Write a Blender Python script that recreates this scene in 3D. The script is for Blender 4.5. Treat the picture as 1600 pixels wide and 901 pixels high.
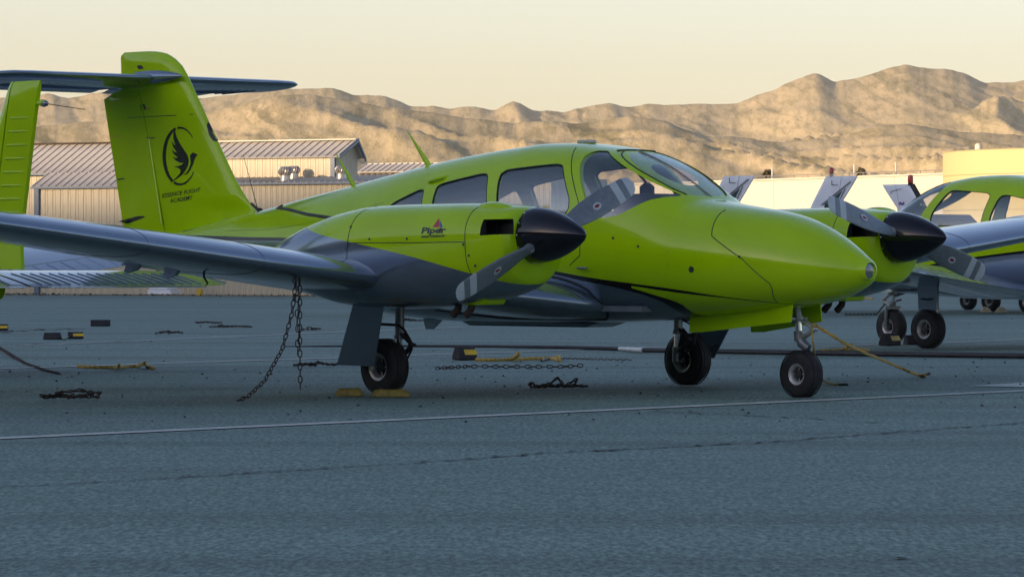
import bpy, bmesh, math, random
import numpy as np
from mathutils import Vector, Matrix
from mathutils.bvhtree import BVHTree
from mathutils.geometry import tessellate_polygon
random.seed(7)
rng = np.random.default_rng(7)
R = math.radians
for o in list(bpy.data.objects):
    bpy.data.objects.remove(o)
SC = bpy.context.scene
COL = SC.collection

# ------------------------------------------------------------------ camera
TH, PITCH, FPX = 0.7897, 0.0067, 6631.09
CAM = np.array([22.318, -22.437, 0.969])
AX = np.array([-math.sin(TH), math.cos(TH), 0.0])      # horizontal viewing direction
RX = np.array([math.cos(TH), math.sin(TH), 0.0])       # to the right of it
FW = AX * math.cos(PITCH) - np.array([0, 0, 1.0]) * math.sin(PITCH)
UP = np.cross(RX, FW)
cam = bpy.data.cameras.new('camera')
cam.sensor_width = 36.0
cam.lens = FPX / 1600 * 36
cam.clip_start, cam.clip_end = 0.5, 40000
co = bpy.data.objects.new('camera', cam)
COL.objects.link(co)
co.matrix_world = Matrix(((RX[0], UP[0], -FW[0], CAM[0]), (RX[1], UP[1], -FW[1], CAM[1]), (RX[2], UP[2], -FW[2], CAM[2]), (0, 0, 0, 1)))
SC.camera = co

# ------------------------------------------------------------------ daylight: low sun behind the camera, to the left
SUN_EL, SUN_G = R(11), R(52)
SUN = -AX * math.cos(SUN_G) - RX * math.sin(SUN_G)     # horizontal direction to the sun
world = bpy.data.worlds.new('World')
SC.world = world
world.use_nodes = True
wn, wl = world.node_tree.nodes, world.node_tree.links
wn.clear()
sky = wn.new('ShaderNodeTexSky')
sky.sky_type = 'NISHITA'
sky.sun_disc = False
sky.sun_elevation = SUN_EL
sky.sun_rotation = math.atan2(SUN[0], SUN[1])
sky.air_density, sky.dust_density, sky.ozone_density = 1.0, 0.7, 1.0
bg = wn.new('ShaderNodeBackground')
bg.inputs['Strength'].default_value = 0.12
wo = wn.new('ShaderNodeOutputWorld')
tint = wn.new('ShaderNodeMix')           # the camera's warm white balance
tint.data_type, tint.blend_type = 'RGBA', 'MULTIPLY'
tint.inputs[0].default_value = 1.0
tint.inputs[7].default_value = (1.0, .958, 1.13, 1)
wl.new(sky.outputs[0], tint.inputs[6])
wl.new(tint.outputs[2], bg.inputs[0])
wl.new(bg.outputs[0], wo.inputs[0])
sl = bpy.data.lights.new('sun', 'SUN')
sl.energy = 4.7
sl.angle = R(0.3)
sl.color = (1.0, 0.72, 0.45)
so = bpy.data.objects.new('sun', sl)
COL.objects.link(so)
sv = Vector((SUN[0] * math.cos(SUN_EL), SUN[1] * math.cos(SUN_EL), math.sin(SUN_EL)))
so.rotation_euler = sv.to_track_quat('Z', 'Y').to_euler()
SC.view_settings.view_transform = 'Standard'
SC.view_settings.look = 'None'
SC.view_settings.exposure = 0.88
SC.view_settings.gamma = 1.0
SC.cycles.max_bounces = 8
SC.cycles.transparent_max_bounces = 16

# ------------------------------------------------------------------ placing helpers (real metres in the world)
def G(u, t, z=0.0):                     # a point at depth t metres, under image column u, height z
    p = CAM + AX * t + RX * ((u - 800) / FPX * t)
    return np.array([p[0], p[1], z])
def Zv(v, t):                           # height seen at image row v at depth t
    return CAM[2] + (406 - v) / FPX * t
def ray(u, v):
    return FW + RX * (u - 800) / FPX - UP * (v - 450.5) / FPX
def unp(u, v, ax=2, val=0.0):           # where the sight line meets a coordinate plane
    d = ray(u, v)
    return CAM + d * ((val - CAM[ax]) / d[ax])

# ------------------------------------------------------------------ mesh builder
class MB:
    def __init__(s):
        s.v, s.f, s.m, s.sm = [], [], [], []
    def add(s, V, F, mat=0, smooth=False):
        b = len(s.v)
        s.v += [tuple(map(float, p)) for p in V]
        s.f += [tuple(i + b for i in f) for f in F]
        s.m += [mat] * len(F)
        s.sm += [smooth] * len(F)
        return s
    def grid(s, P, mat=0, closed=True, cap=True, smooth=True, flip=False):
        n, m = P.shape[:2]
        F = []
        for i in range(n - 1):
            for j in range(m if closed else m - 1):
                k = (j + 1) % m
                q = (i * m + j, i * m + k, (i + 1) * m + k, (i + 1) * m + j)
                F.append(q[::-1] if flip else q)
        V = P.reshape(-1, 3)
        s.add(V, F, mat, smooth)
        if cap and closed:
            b = len(s.v) - n * m
            c0 = tuple(b + j for j in range(m))[::-1]
            c1 = tuple(b + (n - 1) * m + j for j in range(m))
            for c in (c0, c1):
                s.f.append(c[::-1] if flip else c)
                s.m.append(mat)
                s.sm.append(False)
        return s
    def box(s, c, d, mat=0, M=None):
        V = [np.array([x * d[0] / 2, y * d[1] / 2, z * d[2] / 2]) for x in (-1, 1) for y in (-1, 1) for z in (-1, 1)]
        if M is not None:
            V = [np.array(M) @ p for p in V]
        V = [p + np.array(c) for p in V]
        s.add(V, [(0, 1, 3, 2), (4, 6, 7, 5), (0, 4, 5, 1), (2, 3, 7, 6), (0, 2, 6, 4), (1, 5, 7, 3)], mat)
        return s
    def tube(s, pts, r, n=8, mat=0, cap=True, smooth=True):
        P = [np.array(p, float) for p in pts]
        rr = r if hasattr(r, '__len__') else [r] * len(P)
        rings = []
        t0 = None
        up = np.array([0, 0, 1.0])
        for i, p in enumerate(P):
            t = P[min(i + 1, len(P) - 1)] - P[max(i - 1, 0)]
            t /= max(np.linalg.norm(t), 1e-9)
            if t0 is None:
                up = np.array([0, 0, 1.0]) if abs(t[2]) < .9 else np.array([1.0, 0, 0])
            a = np.cross(t, up)
            a /= max(np.linalg.norm(a), 1e-9)
            b = np.cross(a, t)
            up = b
            t0 = t
            rings.append([p + rr[i] * (a * math.cos(2 * math.pi * k / n) + b * math.sin(2 * math.pi * k / n)) for k in range(n)])
        return s.grid(np.array(rings), mat, True, cap, smooth)
    def lathe(s, prof, org, axis='x', n=32, mat=0, cap=True, smooth=True):
        rings = []
        for (h, r) in prof:
            ring = []
            for k in range(n):
                a = 2 * math.pi * k / n
                c, d = r * math.cos(a), r * math.sin(a)
                ring.append({'x': (h, c, d), 'y': (d, h, c), 'z': (c, d, h)}[axis])
            rings.append(ring)
        return s.grid(np.array(rings) + np.array(org), mat, True, cap, smooth)
    def prism(s, poly, ax, lo, hi, mat=0):      # polygon in the two other axes, extruded along ax
        n = len(poly)
        def put(p, h):
            q = [0, 0, 0]
            o = [i for i in range(3) if i != ax]
            q[o[0]], q[o[1]], q[ax] = p[0], p[1], h
            return q
        V = [put(p, lo) for p in poly] + [put(p, hi) for p in poly]
        F = [tuple(range(n)), tuple(range(n, 2 * n))[::-1]] + [(i, i + n, (i + 1) % n + n, (i + 1) % n) for i in range(n)]
        return s.add(V, F, mat)
    def mesh(s, name, mats):
        me = bpy.data.meshes.new(name)
        me.from_pydata(s.v, [], s.f)
        for m in mats:
            me.materials.append(m)
        me.polygons.foreach_set('material_index', s.m)
        me.polygons.foreach_set('use_smooth', s.sm)
        bm = bmesh.new()
        bm.from_mesh(me)
        bmesh.ops.recalc_face_normals(bm, faces=bm.faces)
        bm.to_mesh(me)
        bm.free()
        me.set_sharp_from_angle(angle=R(38))
        me.update()
        return me
    def build(s, name, mats, parent=None, loc=None, bevel=0):
        if not isinstance(mats, (list, tuple)):
            mats = [mats]
        o = bpy.data.objects.new(name, s.mesh(name, mats))
        COL.objects.link(o)
        if parent is not None:
            o.parent = parent
        if loc is not None:
            o.location = loc
        if bevel:
            b = o.modifiers.new('bevel', 'BEVEL')
            b.width, b.segments, b.limit_method = bevel, 2, 'ANGLE'
        return o

def thing(name, label, cat, loc=(0, 0, 0), rotz=0.0, group=None):
    o = bpy.data.objects.new(name, None)
    o.empty_display_size = .3
    COL.objects.link(o)
    o.location = loc
    o.rotation_euler = (0, 0, rotz)
    return tag(o, label, cat, group)
def tag(o, label, cat, group=None):
    o['label'], o['category'] = label, cat
    if group:
        o['group'] = group
    return o
def copy_obj(o, parent=None, loc=None):
    c = o.copy()
    COL.objects.link(c)
    if parent is not None:
        c.parent = parent
    if loc is not None:
        c.location = loc
    return c

# ------------------------------------------------------------------ materials
def nodes(name):
    m = bpy.data.materials.new(name)
    m.use_nodes = True
    nt = m.node_tree
    return m, nt, nt.nodes['Principled BSDF']
def noise(nt, scale, detail=3, rough=.55, vec=None, coord='Object', stretch=None, along=None):
    tc = nt.nodes.new('ShaderNodeTexCoord')
    n = nt.nodes.new('ShaderNodeTexNoise')
    n.inputs['Scale'].default_value = scale
    n.inputs['Detail'].default_value = detail
    n.inputs['Roughness'].default_value = rough
    src = tc.outputs[coord]
    if stretch:
        mp = nt.nodes.new('ShaderNodeMapping')
        mp.inputs['Scale'].default_value = stretch[0]
        mp.inputs['Rotation'].default_value = (0, 0, stretch[1])
        nt.links.new(src, mp.inputs[0])
        src = mp.outputs[0]
    if along:                           # different grain across and along the rolled lanes
        mp = nt.nodes.new('ShaderNodeMapping')
        mp.vector_type = 'TEXTURE'
        mp.inputs['Rotation'].default_value = (0, 0, TH)
        mp.inputs['Scale'].default_value = (1/along[0], 1/along[1], 1)
        nt.links.new(src, mp.inputs[0])
        src = mp.outputs[0]
    nt.links.new(src, n.inputs['Vector'])
    return n.outputs['Fac']
def ramp(nt, fac, stops):
    r = nt.nodes.new('ShaderNodeValToRGB')
    e = r.color_ramp.elements
    while len(e) < len(stops):
        e.new(0.5)
    for k, (p, c) in enumerate(stops):
        e[k].position = p
        e[k].color = (*c, 1) if len(c) == 3 else c
    nt.links.new(fac, r.inputs[0])
    return r.outputs[0]
def mathn(nt, op, a, b=None):
    n = nt.nodes.new('ShaderNodeMath')
    n.operation = op
    for k, v in enumerate((a, b)):
        if v is None:
            continue
        if isinstance(v, (int, float)):
            n.inputs[k].default_value = v
        else:
            nt.links.new(v, n.inputs[k])
    return n.outputs[0]
def mixc(nt, fac, a, b, mode='MIX'):
    n = nt.nodes.new('ShaderNodeMix')
    n.data_type = 'RGBA'
    n.blend_type = mode
    for k, v in ((0, fac), (6, a), (7, b)):
        if isinstance(v, (int, float)):
            n.inputs[k].default_value = v
        elif isinstance(v, tuple):
            n.inputs[k].default_value = (*v, 1)
        else:
            nt.links.new(v, n.inputs[k])
    return n.outputs[2]
def bump(nt, bsdf, fac, strength, dist=.01, prev=None):
    b = nt.nodes.new('ShaderNodeBump')
    b.inputs['Strength'].default_value = strength
    b.inputs['Distance'].default_value = dist
    nt.links.new(fac, b.inputs['Height'])
    if prev is not None:
        nt.links.new(prev, b.inputs['Normal'])
    nt.links.new(b.outputs[0], bsdf.inputs['Normal'])
    return b.outputs[0]
def mat(name, c, rough=.5, metal=0.0, var=.12, scale=8.0, coat=0.0, bmp=0.0, bscale=30.0, spec=.5, emit=None):
    m, nt, b = nodes(name)
    d = tuple(x * (1 - var) for x in c)
    e = tuple(min(1, x * (1 + var)) for x in c)
    nt.links.new(ramp(nt, noise(nt, scale), [(.3, d), (.7, e)]), b.inputs['Base Color'])
    rr = ramp(nt, noise(nt, scale * 1.7, 2), [(.3, (rough * .85,) * 3), (.75, (min(1, rough * 1.2),) * 3)])
    nt.links.new(rr, b.inputs['Roughness'])
    b.inputs['Metallic'].default_value = metal
    b.inputs['Coat Weight'].default_value = coat
    b.inputs['Coat Roughness'].default_value = .06
    b.inputs['Specular IOR Level'].default_value = spec
    if bmp:
        bump(nt, b, noise(nt, bscale, 4), bmp, .004)
    if emit:
        b.inputs['Emission Color'].default_value = (*emit, 1)
        b.inputs['Emission Strength'].default_value = 1
    return m
LIME = (.385, .60, .001)
GREY = (.22, .27, .33)
BLACK = (.006, .006, .008)
def curve_z(nt, x, pts, x0, x1):         # z of a painted edge as a function of x
    fc = nt.nodes.new('ShaderNodeFloatCurve')
    cv = fc.mapping.curves[0]
    pts = sorted(pts)
    q = [((px - x0) / (x1 - x0), pz / 2.5) for px, pz in pts]
    cv.points[0].location = q[0]
    cv.points[1].location = q[-1]
    for p in q[1:-1]:
        cv.points.new(*p)
    for p in cv.points:
        p.handle_type = 'AUTO_CLAMPED'
    fc.mapping.update()
    nt.links.new(mathn(nt, 'DIVIDE', mathn(nt, 'SUBTRACT', x, x0), x1 - x0), fc.inputs['Value'])
    return mathn(nt, 'MULTIPLY', fc.outputs[0], 2.5)
def paint(name, zones=None, base=LIME):
    """glossy aircraft paint; zones(nt, x, z) gives a list of (mask, colour)"""
    m, nt, b = nodes(name)
    tc = nt.nodes.new('ShaderNodeTexCoord')
    sp = nt.nodes.new('ShaderNodeSeparateXYZ')
    nt.links.new(tc.outputs['Object'], sp.inputs[0])
    x, z = sp.outputs[0], sp.outputs[2]
    n1 = noise(nt, 2.2, 3)
    c = ramp(nt, n1, [(.3, tuple(k * .93 for k in base)), (.7, tuple(k * 1.05 for k in base))])
    metal = 0.0
    if zones:
        for mask, colr, met in zones(nt, x, z):
            c = mixc(nt, mask, c, colr)
            if met:
                metal = mathn(nt, 'MULTIPLY', mask, met)
    nt.links.new(c, b.inputs['Base Color'])
    if not isinstance(metal, float):
        nt.links.new(metal, b.inputs['Metallic'])
    nt.links.new(ramp(nt, noise(nt, 3, 4), [(.3, (.16,) * 3), (.8, (.24,) * 3)]), b.inputs['Roughness'])
    b.inputs['Specular IOR Level'].default_value = .18
    b.inputs['Coat Weight'].default_value = .42
    b.inputs['Coat Roughness'].default_value = .035
    p = bump(nt, b, noise(nt, 2.6, 2, .4), .07, .02)
    cb = [l for l in nt.links if l.to_socket == b.inputs['Normal']][0].from_socket
    nt.links.new(cb, b.inputs['Coat Normal'])
    return m
# painted edges of the twin, measured on its own side (x forward, z up)
U_ = [(-4.9, 1.2), (-3.0, 1.151), (-2.28, 1.138), (-1.0, 1.06), (.1, .965), (.766, .886), (1.075, .845), (1.481, .801), (1.871, .757), (2.219, .71), (2.564, .669), (3.3, .58)]
U2_ = [(1.40, .79), (1.476, .782), (1.862, .736), (2.213, .702), (2.536, .667), (3.3, .58)]
M_ = [(1.44, .772), (1.50, .758), (1.63, .722), (1.763, .684), (1.82, .655), (1.845, .60), (1.85, .4)]
L_ = [(-4.9, 1.16), (-3.0, 1.121), (-2.28, 1.117), (-1.0, 1.03), (.1, .94), (.748, .863), (1.0, .822), (1.377, .759), (1.634, .687), (1.713, .633), (1.735, .58), (1.745, .4)]
def fus_zones(nt, x, z):
    f = lambda p: curve_z(nt, x, p, -4.95, 3.35)
    u, u2, mm, l = f(U_), f(U2_), f(M_), f(L_)
    below = lambda e: mathn(nt, 'LESS_THAN', z, e)
    lt = lambda e: mathn(nt, 'LESS_THAN', x, e)
    gt = lambda e: mathn(nt, 'GREATER_THAN', x, e)
    mul = lambda *a: a[0] if len(a) == 1 else mathn(nt, 'MULTIPLY', a[0], mul(*a[1:]))
    black = below(u)
    lobe = mul(below(u2), gt(1.455), mathn(nt, 'GREATER_THAN', z, mm))
    lobe2 = mul(below(u2), gt(1.845))
    grey = mul(below(l), lt(1.745))
    return [(black, BLACK, 0), (lobe, LIME, 0), (lobe2, LIME, 0), (grey, GREY, .75)]
def nac_zones(nt, x, z):
    e = curve_z(nt, x, [(-1.2, 1.36), (-.1, 1.175), (1.55, .875), (2.2, .66)], -1.2, 2.2)
    return [(mathn(nt, 'LESS_THAN', z, e), GREY, .75)]
M_FUS = paint('paint_twin_fuselage', fus_zones)
M_NAC = paint('paint_nacelle', nac_zones)
M_LIME = paint('paint_lime')
M_GREY = paint('paint_grey', lambda nt, x, z: [(mathn(nt, 'GREATER_THAN', z, -99), GREY, .75)])
M_WHITE = paint('paint_white', base=(.80, .81, .82))
def blade_mat():
    m, nt, b = nodes('propeller_grey')
    nt.links.new(ramp(nt, noise(nt, 30, 4), [(.3, (.14, .165, .175)), (.7, (.19, .215, .225))]), b.inputs['Base Color'])
    b.inputs['Roughness'].default_value = .42
    b.inputs['Metallic'].default_value = .2
    return m
M_BLADE = blade_mat()
M_BLACKG = mat('gloss_black', (.006, .006, .010), .10, coat=.0, var=.1, spec=.45)
M_BLACK = mat('matt_black', (.012, .012, .013), .55)
M_DECAL = mat('decal_black', (.007, .007, .009), .3)
M_DWHITE = mat('decal_white', (.46, .49, .50), .4)
M_DRED = mat('decal_red', (.45, .03, .04), .4)
M_DBLUE = mat('decal_blue', (.04, .09, .35), .4)
M_DGREEN = mat('decal_dark_green', (.02, .06, .055), .4)
M_RUB = mat('tyre_rubber', (.014, .014, .015), .75, var=.3, bmp=.3, bscale=60)
M_RIM = mat('wheel_alloy', (.46, .45, .42), .42, metal=.5, var=.2, scale=25)
M_STEEL = mat('gear_steel', (.19, .21, .22), .4, metal=.6, var=.2, scale=20)
M_CHROME = mat('oleo_chrome', (.75, .75, .75), .12, metal=1)
M_DARK = mat('dark_metal', (.035, .037, .04), .5, metal=.3, var=.3)
M_RUST = mat('rusty_iron', (.06, .043, .034), .8, metal=.3, var=.45, scale=40, bmp=.4)
M_SEAL = mat('window_seal', (.010, .011, .011), .5)
M_TRIM = mat('cabin_trim', (.20, .20, .205), .7, var=.1)
M_SEAT = mat('seat_fabric', (.09, .095, .11), .8, var=.2, bmp=.3)
M_YEL = mat('yellow_paint_worn', (.24, .18, .035), .7, var=.4, scale=22, bmp=.5)
M_ROPE = mat('yellow_rope', (.45, .29, .05), .8, var=.35, scale=60, bmp=.4, bscale=200)
M_HOSE = mat('black_hose', (.02, .021, .023), .5, var=.3)
M_YSTR = mat('yellow_reflective', (.60, .40, .02), .4, var=.2)
M_WOOD = mat('pale_chock', (.50, .43, .30), .8, var=.25, bmp=.4)
M_RED = mat('beacon_red', (.50, .03, .02), .25, coat=.5)
M_LENS = mat('clear_lens', (.20, .22, .23), .12, metal=.4)
def glass(name, tint=(.965, .975, .98)):
    m = bpy.data.materials.new(name)
    m.use_nodes = True
    nt = m.node_tree
    nt.nodes.clear()
    o = nt.nodes.new('ShaderNodeOutputMaterial')
    t = nt.nodes.new('ShaderNodeBsdfTransparent')
    t.inputs[0].default_value = (*tint, 1)
    g = nt.nodes.new('ShaderNodeBsdfGlossy')
    g.inputs['Roughness'].default_value = .02
    f = nt.nodes.new('ShaderNodeLayerWeight')
    p = mathn(nt, 'POWER', f.outputs['Facing'], 5.0)
    a = mathn(nt, 'ADD', mathn(nt, 'MULTIPLY', p, .85), .125)
    x = nt.nodes.new('ShaderNodeMixShader')
    nt.links.new(a, x.inputs[0])
    nt.links.new(t.outputs[0], x.inputs[1])
    nt.links.new(g.outputs[0], x.inputs[2])
    nt.links.new(x.outputs[0], o.inputs[0])
    return m
M_GLASS = glass('window_glass')
M_TINT = glass('tinted_window_glass', (.42, .46, .52))

# ------------------------------------------------------------------ lofting
# x, z top, z bottom, half width, z of widest, exponents above and below
FUS = [
    (3.235,.9,.875,.012,.888,2,2), (3.215,.955,.825,.065,.888,2,2), (3.15,1.0,.775,.118,.89,2,2), (3.05,1.062,.735,.18,.895,2,2.1),
    (2.9,1.145,.69,.26,.9,2.05,2.2), (2.72,1.225,.655,.335,.91,2.1,2.3), (2.48,1.295,.62,.41,.93,2.2,2.5), (2.15,1.345,.585,.485,.95,2.35,2.7),
    (1.9,1.378,.567,.528,.97,2.45,2.8), (1.765,1.402,.56,.547,.98,2.5,2.8), (1.7,1.432,.555,.556,.985,2.6,2.8), (1.6,1.492,.55,.569,.99,2.7,2.8),
    (1.5,1.548,.545,.58,1.0,2.8,2.8), (1.33,1.638,.535,.597,1.0,2.9,2.8), (1.15,1.712,.528,.61,1.0,3.0,2.9), (.98,1.766,.52,.617,1.0,3.0,3),
    (.75,1.803,.51,.62,1.0,3.0,3), (.49,1.828,.505,.622,1.0,2.9,3), (.23,1.832,.5,.622,1.0,2.8,3), (-.04,1.815,.5,.62,1.0,2.7,3),
    (-.42,1.78,.5,.612,1.0,2.6,3), (-.77,1.74,.505,.598,1.0,2.5,2.9), (-1.19,1.68,.525,.57,1.0,2.4,2.8), (-1.58,1.62,.56,.53,1.01,2.2,2.6),
    (-2.05,1.54,.625,.47,1.03,2.15,2.5), (-2.48,1.47,.7,.41,1.06,2.1,2.4), (-2.96,1.385,.785,.34,1.08,2.1,2.3), (-3.4,1.32,.86,.275,1.09,2,2.2),
    (-4.09,1.205,.96,.17,1.09,2,2.1), (-4.6,1.14,1.02,.09,1.085,2,2), (-4.85,1.1,1.05,.03,1.075,2,2)]
SINGLE = [(2.28,1.10,.86,.10,.98,2.2,2.2), (2.27,1.19,.78,.25,.98,2.4,2.4), (2.2,1.27,.69,.36,.98,2.5,2.5), (2.0,1.33,.62,.45,.98,2.5,2.6),
    (1.765,1.40,.57,.53,.98,2.5,2.8)] + [f for f in FUS if -2.2 < f[0] < 1.75] + [
    (-2.48,1.44,.62,.40,1.0,2.1,2.4), (-3.2,1.26,.64,.28,.95,2.1,2.3), (-3.8,1.08,.64,.18,.86,2,2.2), (-4.25,.95,.64,.11,.79,2,2), (-4.42,.86,.68,.05,.77,2,2)]
NAC = [(1.835,1.295,.86,.25,1.10,2.3,2.2), (1.82,1.315,.82,.29,1.10,2.4,2.2), (1.74,1.338,.765,.335,1.10,2.5,2.3), (1.5,1.355,.70,.375,1.08,2.7,2.5), (1.26,1.362,.66,.392,1.06,2.9,2.7),
    (.84,1.36,.635,.40,1.04,2.9,2.8), (.38,1.35,.63,.40,1.02,2.8,2.8), (.05,1.31,.65,.385,1.0,2.6,2.8), (-.22,1.25,.70,.35,.98,2.4,2.6),
    (-.5,1.17,.76,.28,.95,2.2,2.3), (-.74,1.085,.82,.18,.93,2,2), (-.98,.99,.88,.05,.93,2,2)]
def interp_st(st, x):
    s = np.array(st, float)[::-1]
    xs = s[:, 0]
    x = np.clip(np.asarray(x, float), xs[0], xs[-1])
    out = np.empty((len(x), s.shape[1]))
    out[:, 0] = x
    h = np.diff(xs)
    for k in range(1, s.shape[1]):
        y = s[:, k]
        d = np.diff(y) / h
        m = np.empty(len(xs))
        m[0], m[-1] = d[0], d[-1]
        for i in range(1, len(xs) - 1):
            if d[i - 1] * d[i] <= 0:
                m[i] = 0
            else:
                w1, w2 = 2 * h[i] + h[i - 1], h[i] + 2 * h[i - 1]
                m[i] = (w1 + w2) / (w1 / d[i - 1] + w2 / d[i])
        i = np.clip(np.searchsorted(xs, x) - 1, 0, len(h) - 1)
        t = (x - xs[i]) / h[i]
        out[:, k] = (2*t**3-3*t**2+1)*y[i] + (t**3-2*t**2+t)*h[i]*m[i] + (-2*t**3+3*t**2)*y[i+1] + (t**3-t**2)*h[i]*m[i+1]
    return out
def loft(st, xs, nv, y0=0.0, inset=0.0):
    S = interp_st(st, xs)
    th = np.linspace(0, 2 * np.pi, nv, endpoint=False)
    c, s = np.cos(th), np.sin(th)
    P = np.zeros((len(S), nv, 3))
    for i, (x, zt, zb, hw, zw, nt, nb) in enumerate(S):
        n = np.where(s >= 0, nt, nb)
        hz = np.where(s >= 0, max(zt - zw - inset, 1e-3), max(zw - zb - inset, 1e-3))
        rr = (np.abs(c) ** n + np.abs(s) ** n) ** (-1 / n)
        P[i, :, 0] = x
        P[i, :, 1] = y0 + max(hw - inset, 1e-3) * rr * c
        P[i, :, 2] = zw + hz * rr * s
    return P
def cos_space(a, b, n):
    return a + (b - a) * (1 - np.cos(np.linspace(0, np.pi, n))) / 2
def temp(mb, mats):
    return mb.build('temp', mats)
def boolean(a, b, op, name, mats, selfx=False):
    """new mesh object a op b; the two sources stay"""
    m = a.modifiers.new('b', 'BOOLEAN')
    m.operation, m.object, m.solver = op, b, 'EXACT'
    m.use_self = selfx
    dg = bpy.context.evaluated_depsgraph_get()
    me = bpy.data.meshes.new_from_object(a.evaluated_get(dg))
    a.modifiers.remove(m)
    me.name = name
    me.materials.clear()
    for k in mats:
        me.materials.append(k)
    o = bpy.data.objects.new(name, me)
    COL.objects.link(o)
    return o
def kill(*obs):
    for o in obs:
        bpy.data.objects.remove(o)
def bvh_of(P):
    """tree of a lofted grid with its smooth vertex normals"""
    n, m = P.shape[:2]
    V = [Vector(p) for p in P.reshape(-1, 3)]
    F = [(i*m+j, i*m+(j+1) % m, (i+1)*m+(j+1) % m, (i+1)*m+j) for i in range(n-1) for j in range(m)]
    N = [Vector() for _ in V]
    for f in F:
        q = (V[f[2]] - V[f[0]]).cross(V[f[3]] - V[f[1]])
        for k in f:
            N[k] += q
    for q in N:
        q.normalize()
    return BVHTree.FromPolygons(V, F), V, F, N
def smooth_from(o, ref):
    """give a cut skin the normals of the uncut surface it came from"""
    bv, V, F, N = ref
    me = o.data
    out = [None] * len(me.loops)
    for p in me.polygons:
        for li in p.loop_indices:
            co_ = me.vertices[me.loops[li].vertex_index].co
            loc, nor, idx, dist = bv.find_nearest(co_)
            nn = p.normal
            if dist is not None and dist < .003:
                w = Vector()
                for k in F[idx]:
                    w += N[k] / ((V[k] - co_).length + 1e-4)
                w.normalize()
                if w.dot(p.normal) < 0:
                    w = -w if w.dot(p.normal) < -.9 else p.normal.copy()
                if w.dot(p.normal) > .75:
                    nn = w
            out[li] = tuple(nn)
    for p in me.polygons:
        p.use_smooth = True
    me.normals_split_custom_set(out)
def offset_poly(poly, d):
    P = np.array(poly, float)
    n = len(P)
    area = sum(P[i][0]*P[(i+1) % n][1] - P[(i+1) % n][0]*P[i][1] for i in range(n))
    sg = 1 if area > 0 else -1
    out = []
    for i in range(n):
        a, b, c = P[i-1], P[i], P[(i+1) % n]
        e1, e2 = b - a, c - b
        n1 = np.array([e1[1], -e1[0]]) / max(np.linalg.norm(e1), 1e-9) * sg
        n2 = np.array([e2[1], -e2[0]]) / max(np.linalg.norm(e2), 1e-9) * sg
        q = n1 + n2
        q /= max(np.linalg.norm(q), 1e-6)
        out.append(tuple(b + q * d / max(.5, q @ n1)))
    return out
def round_poly(poly, k=3, f=.22):
    P = np.array(poly, float)
    out = []
    for i in range(len(P)):
        a, b, c = P[i-1], P[i], P[(i+1) % len(P)]
        p, q = b + (a - b) * f, b + (c - b) * f
        for t in np.linspace(0, 1, k + 1):
            out.append(tuple((1-t)**2 * p + 2*t*(1-t) * b + t*t * q))
    return out

W_REAR = [(-1.15, 1.345), (-1.05, 1.405), (-.80, 1.493), (-.745, 1.49), (-.72, 1.38), (-.70, 1.27), (-1.02, 1.27)]
W_MID = [(-.58, 1.30), (-.597, 1.44), (-.598, 1.51), (-.575, 1.53), (-.489, 1.548), (-.141, 1.604), (-.075, 1.600), (-.045, 1.572), (.012, 1.39), (.02, 1.30)]
W_DOOR = [(.14, 1.29), (.122, 1.41), (.092, 1.54), (.087, 1.60), (.133, 1.629), (.40, 1.65), (.632, 1.664), (.69, 1.653), (.722, 1.62), (.804, 1.506), (.863, 1.412), (.871, 1.343), (.83, 1.285)]
W_FRONT = [(.993, 1.457), (.90, 1.595), (.850, 1.67), (.832, 1.715), (.838, 1.745), (.862, 1.757), (.92, 1.755), (.972, 1.738), (1.645, 1.434), (1.655, 1.428), (1.608, 1.422), (1.538, 1.400), (1.431, 1.338), (1.34, 1.295), (1.22, 1.275), (1.10, 1.30), (1.05, 1.37)]
W_SHIELD = [(.955, 1.95), (.962, 1.779), (.995, 1.766), (1.10, 1.716), (1.672, 1.4335), (1.702, 1.4245), (1.75, 1.432), (2.1, 1.6), (1.6, 2.0)]

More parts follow.
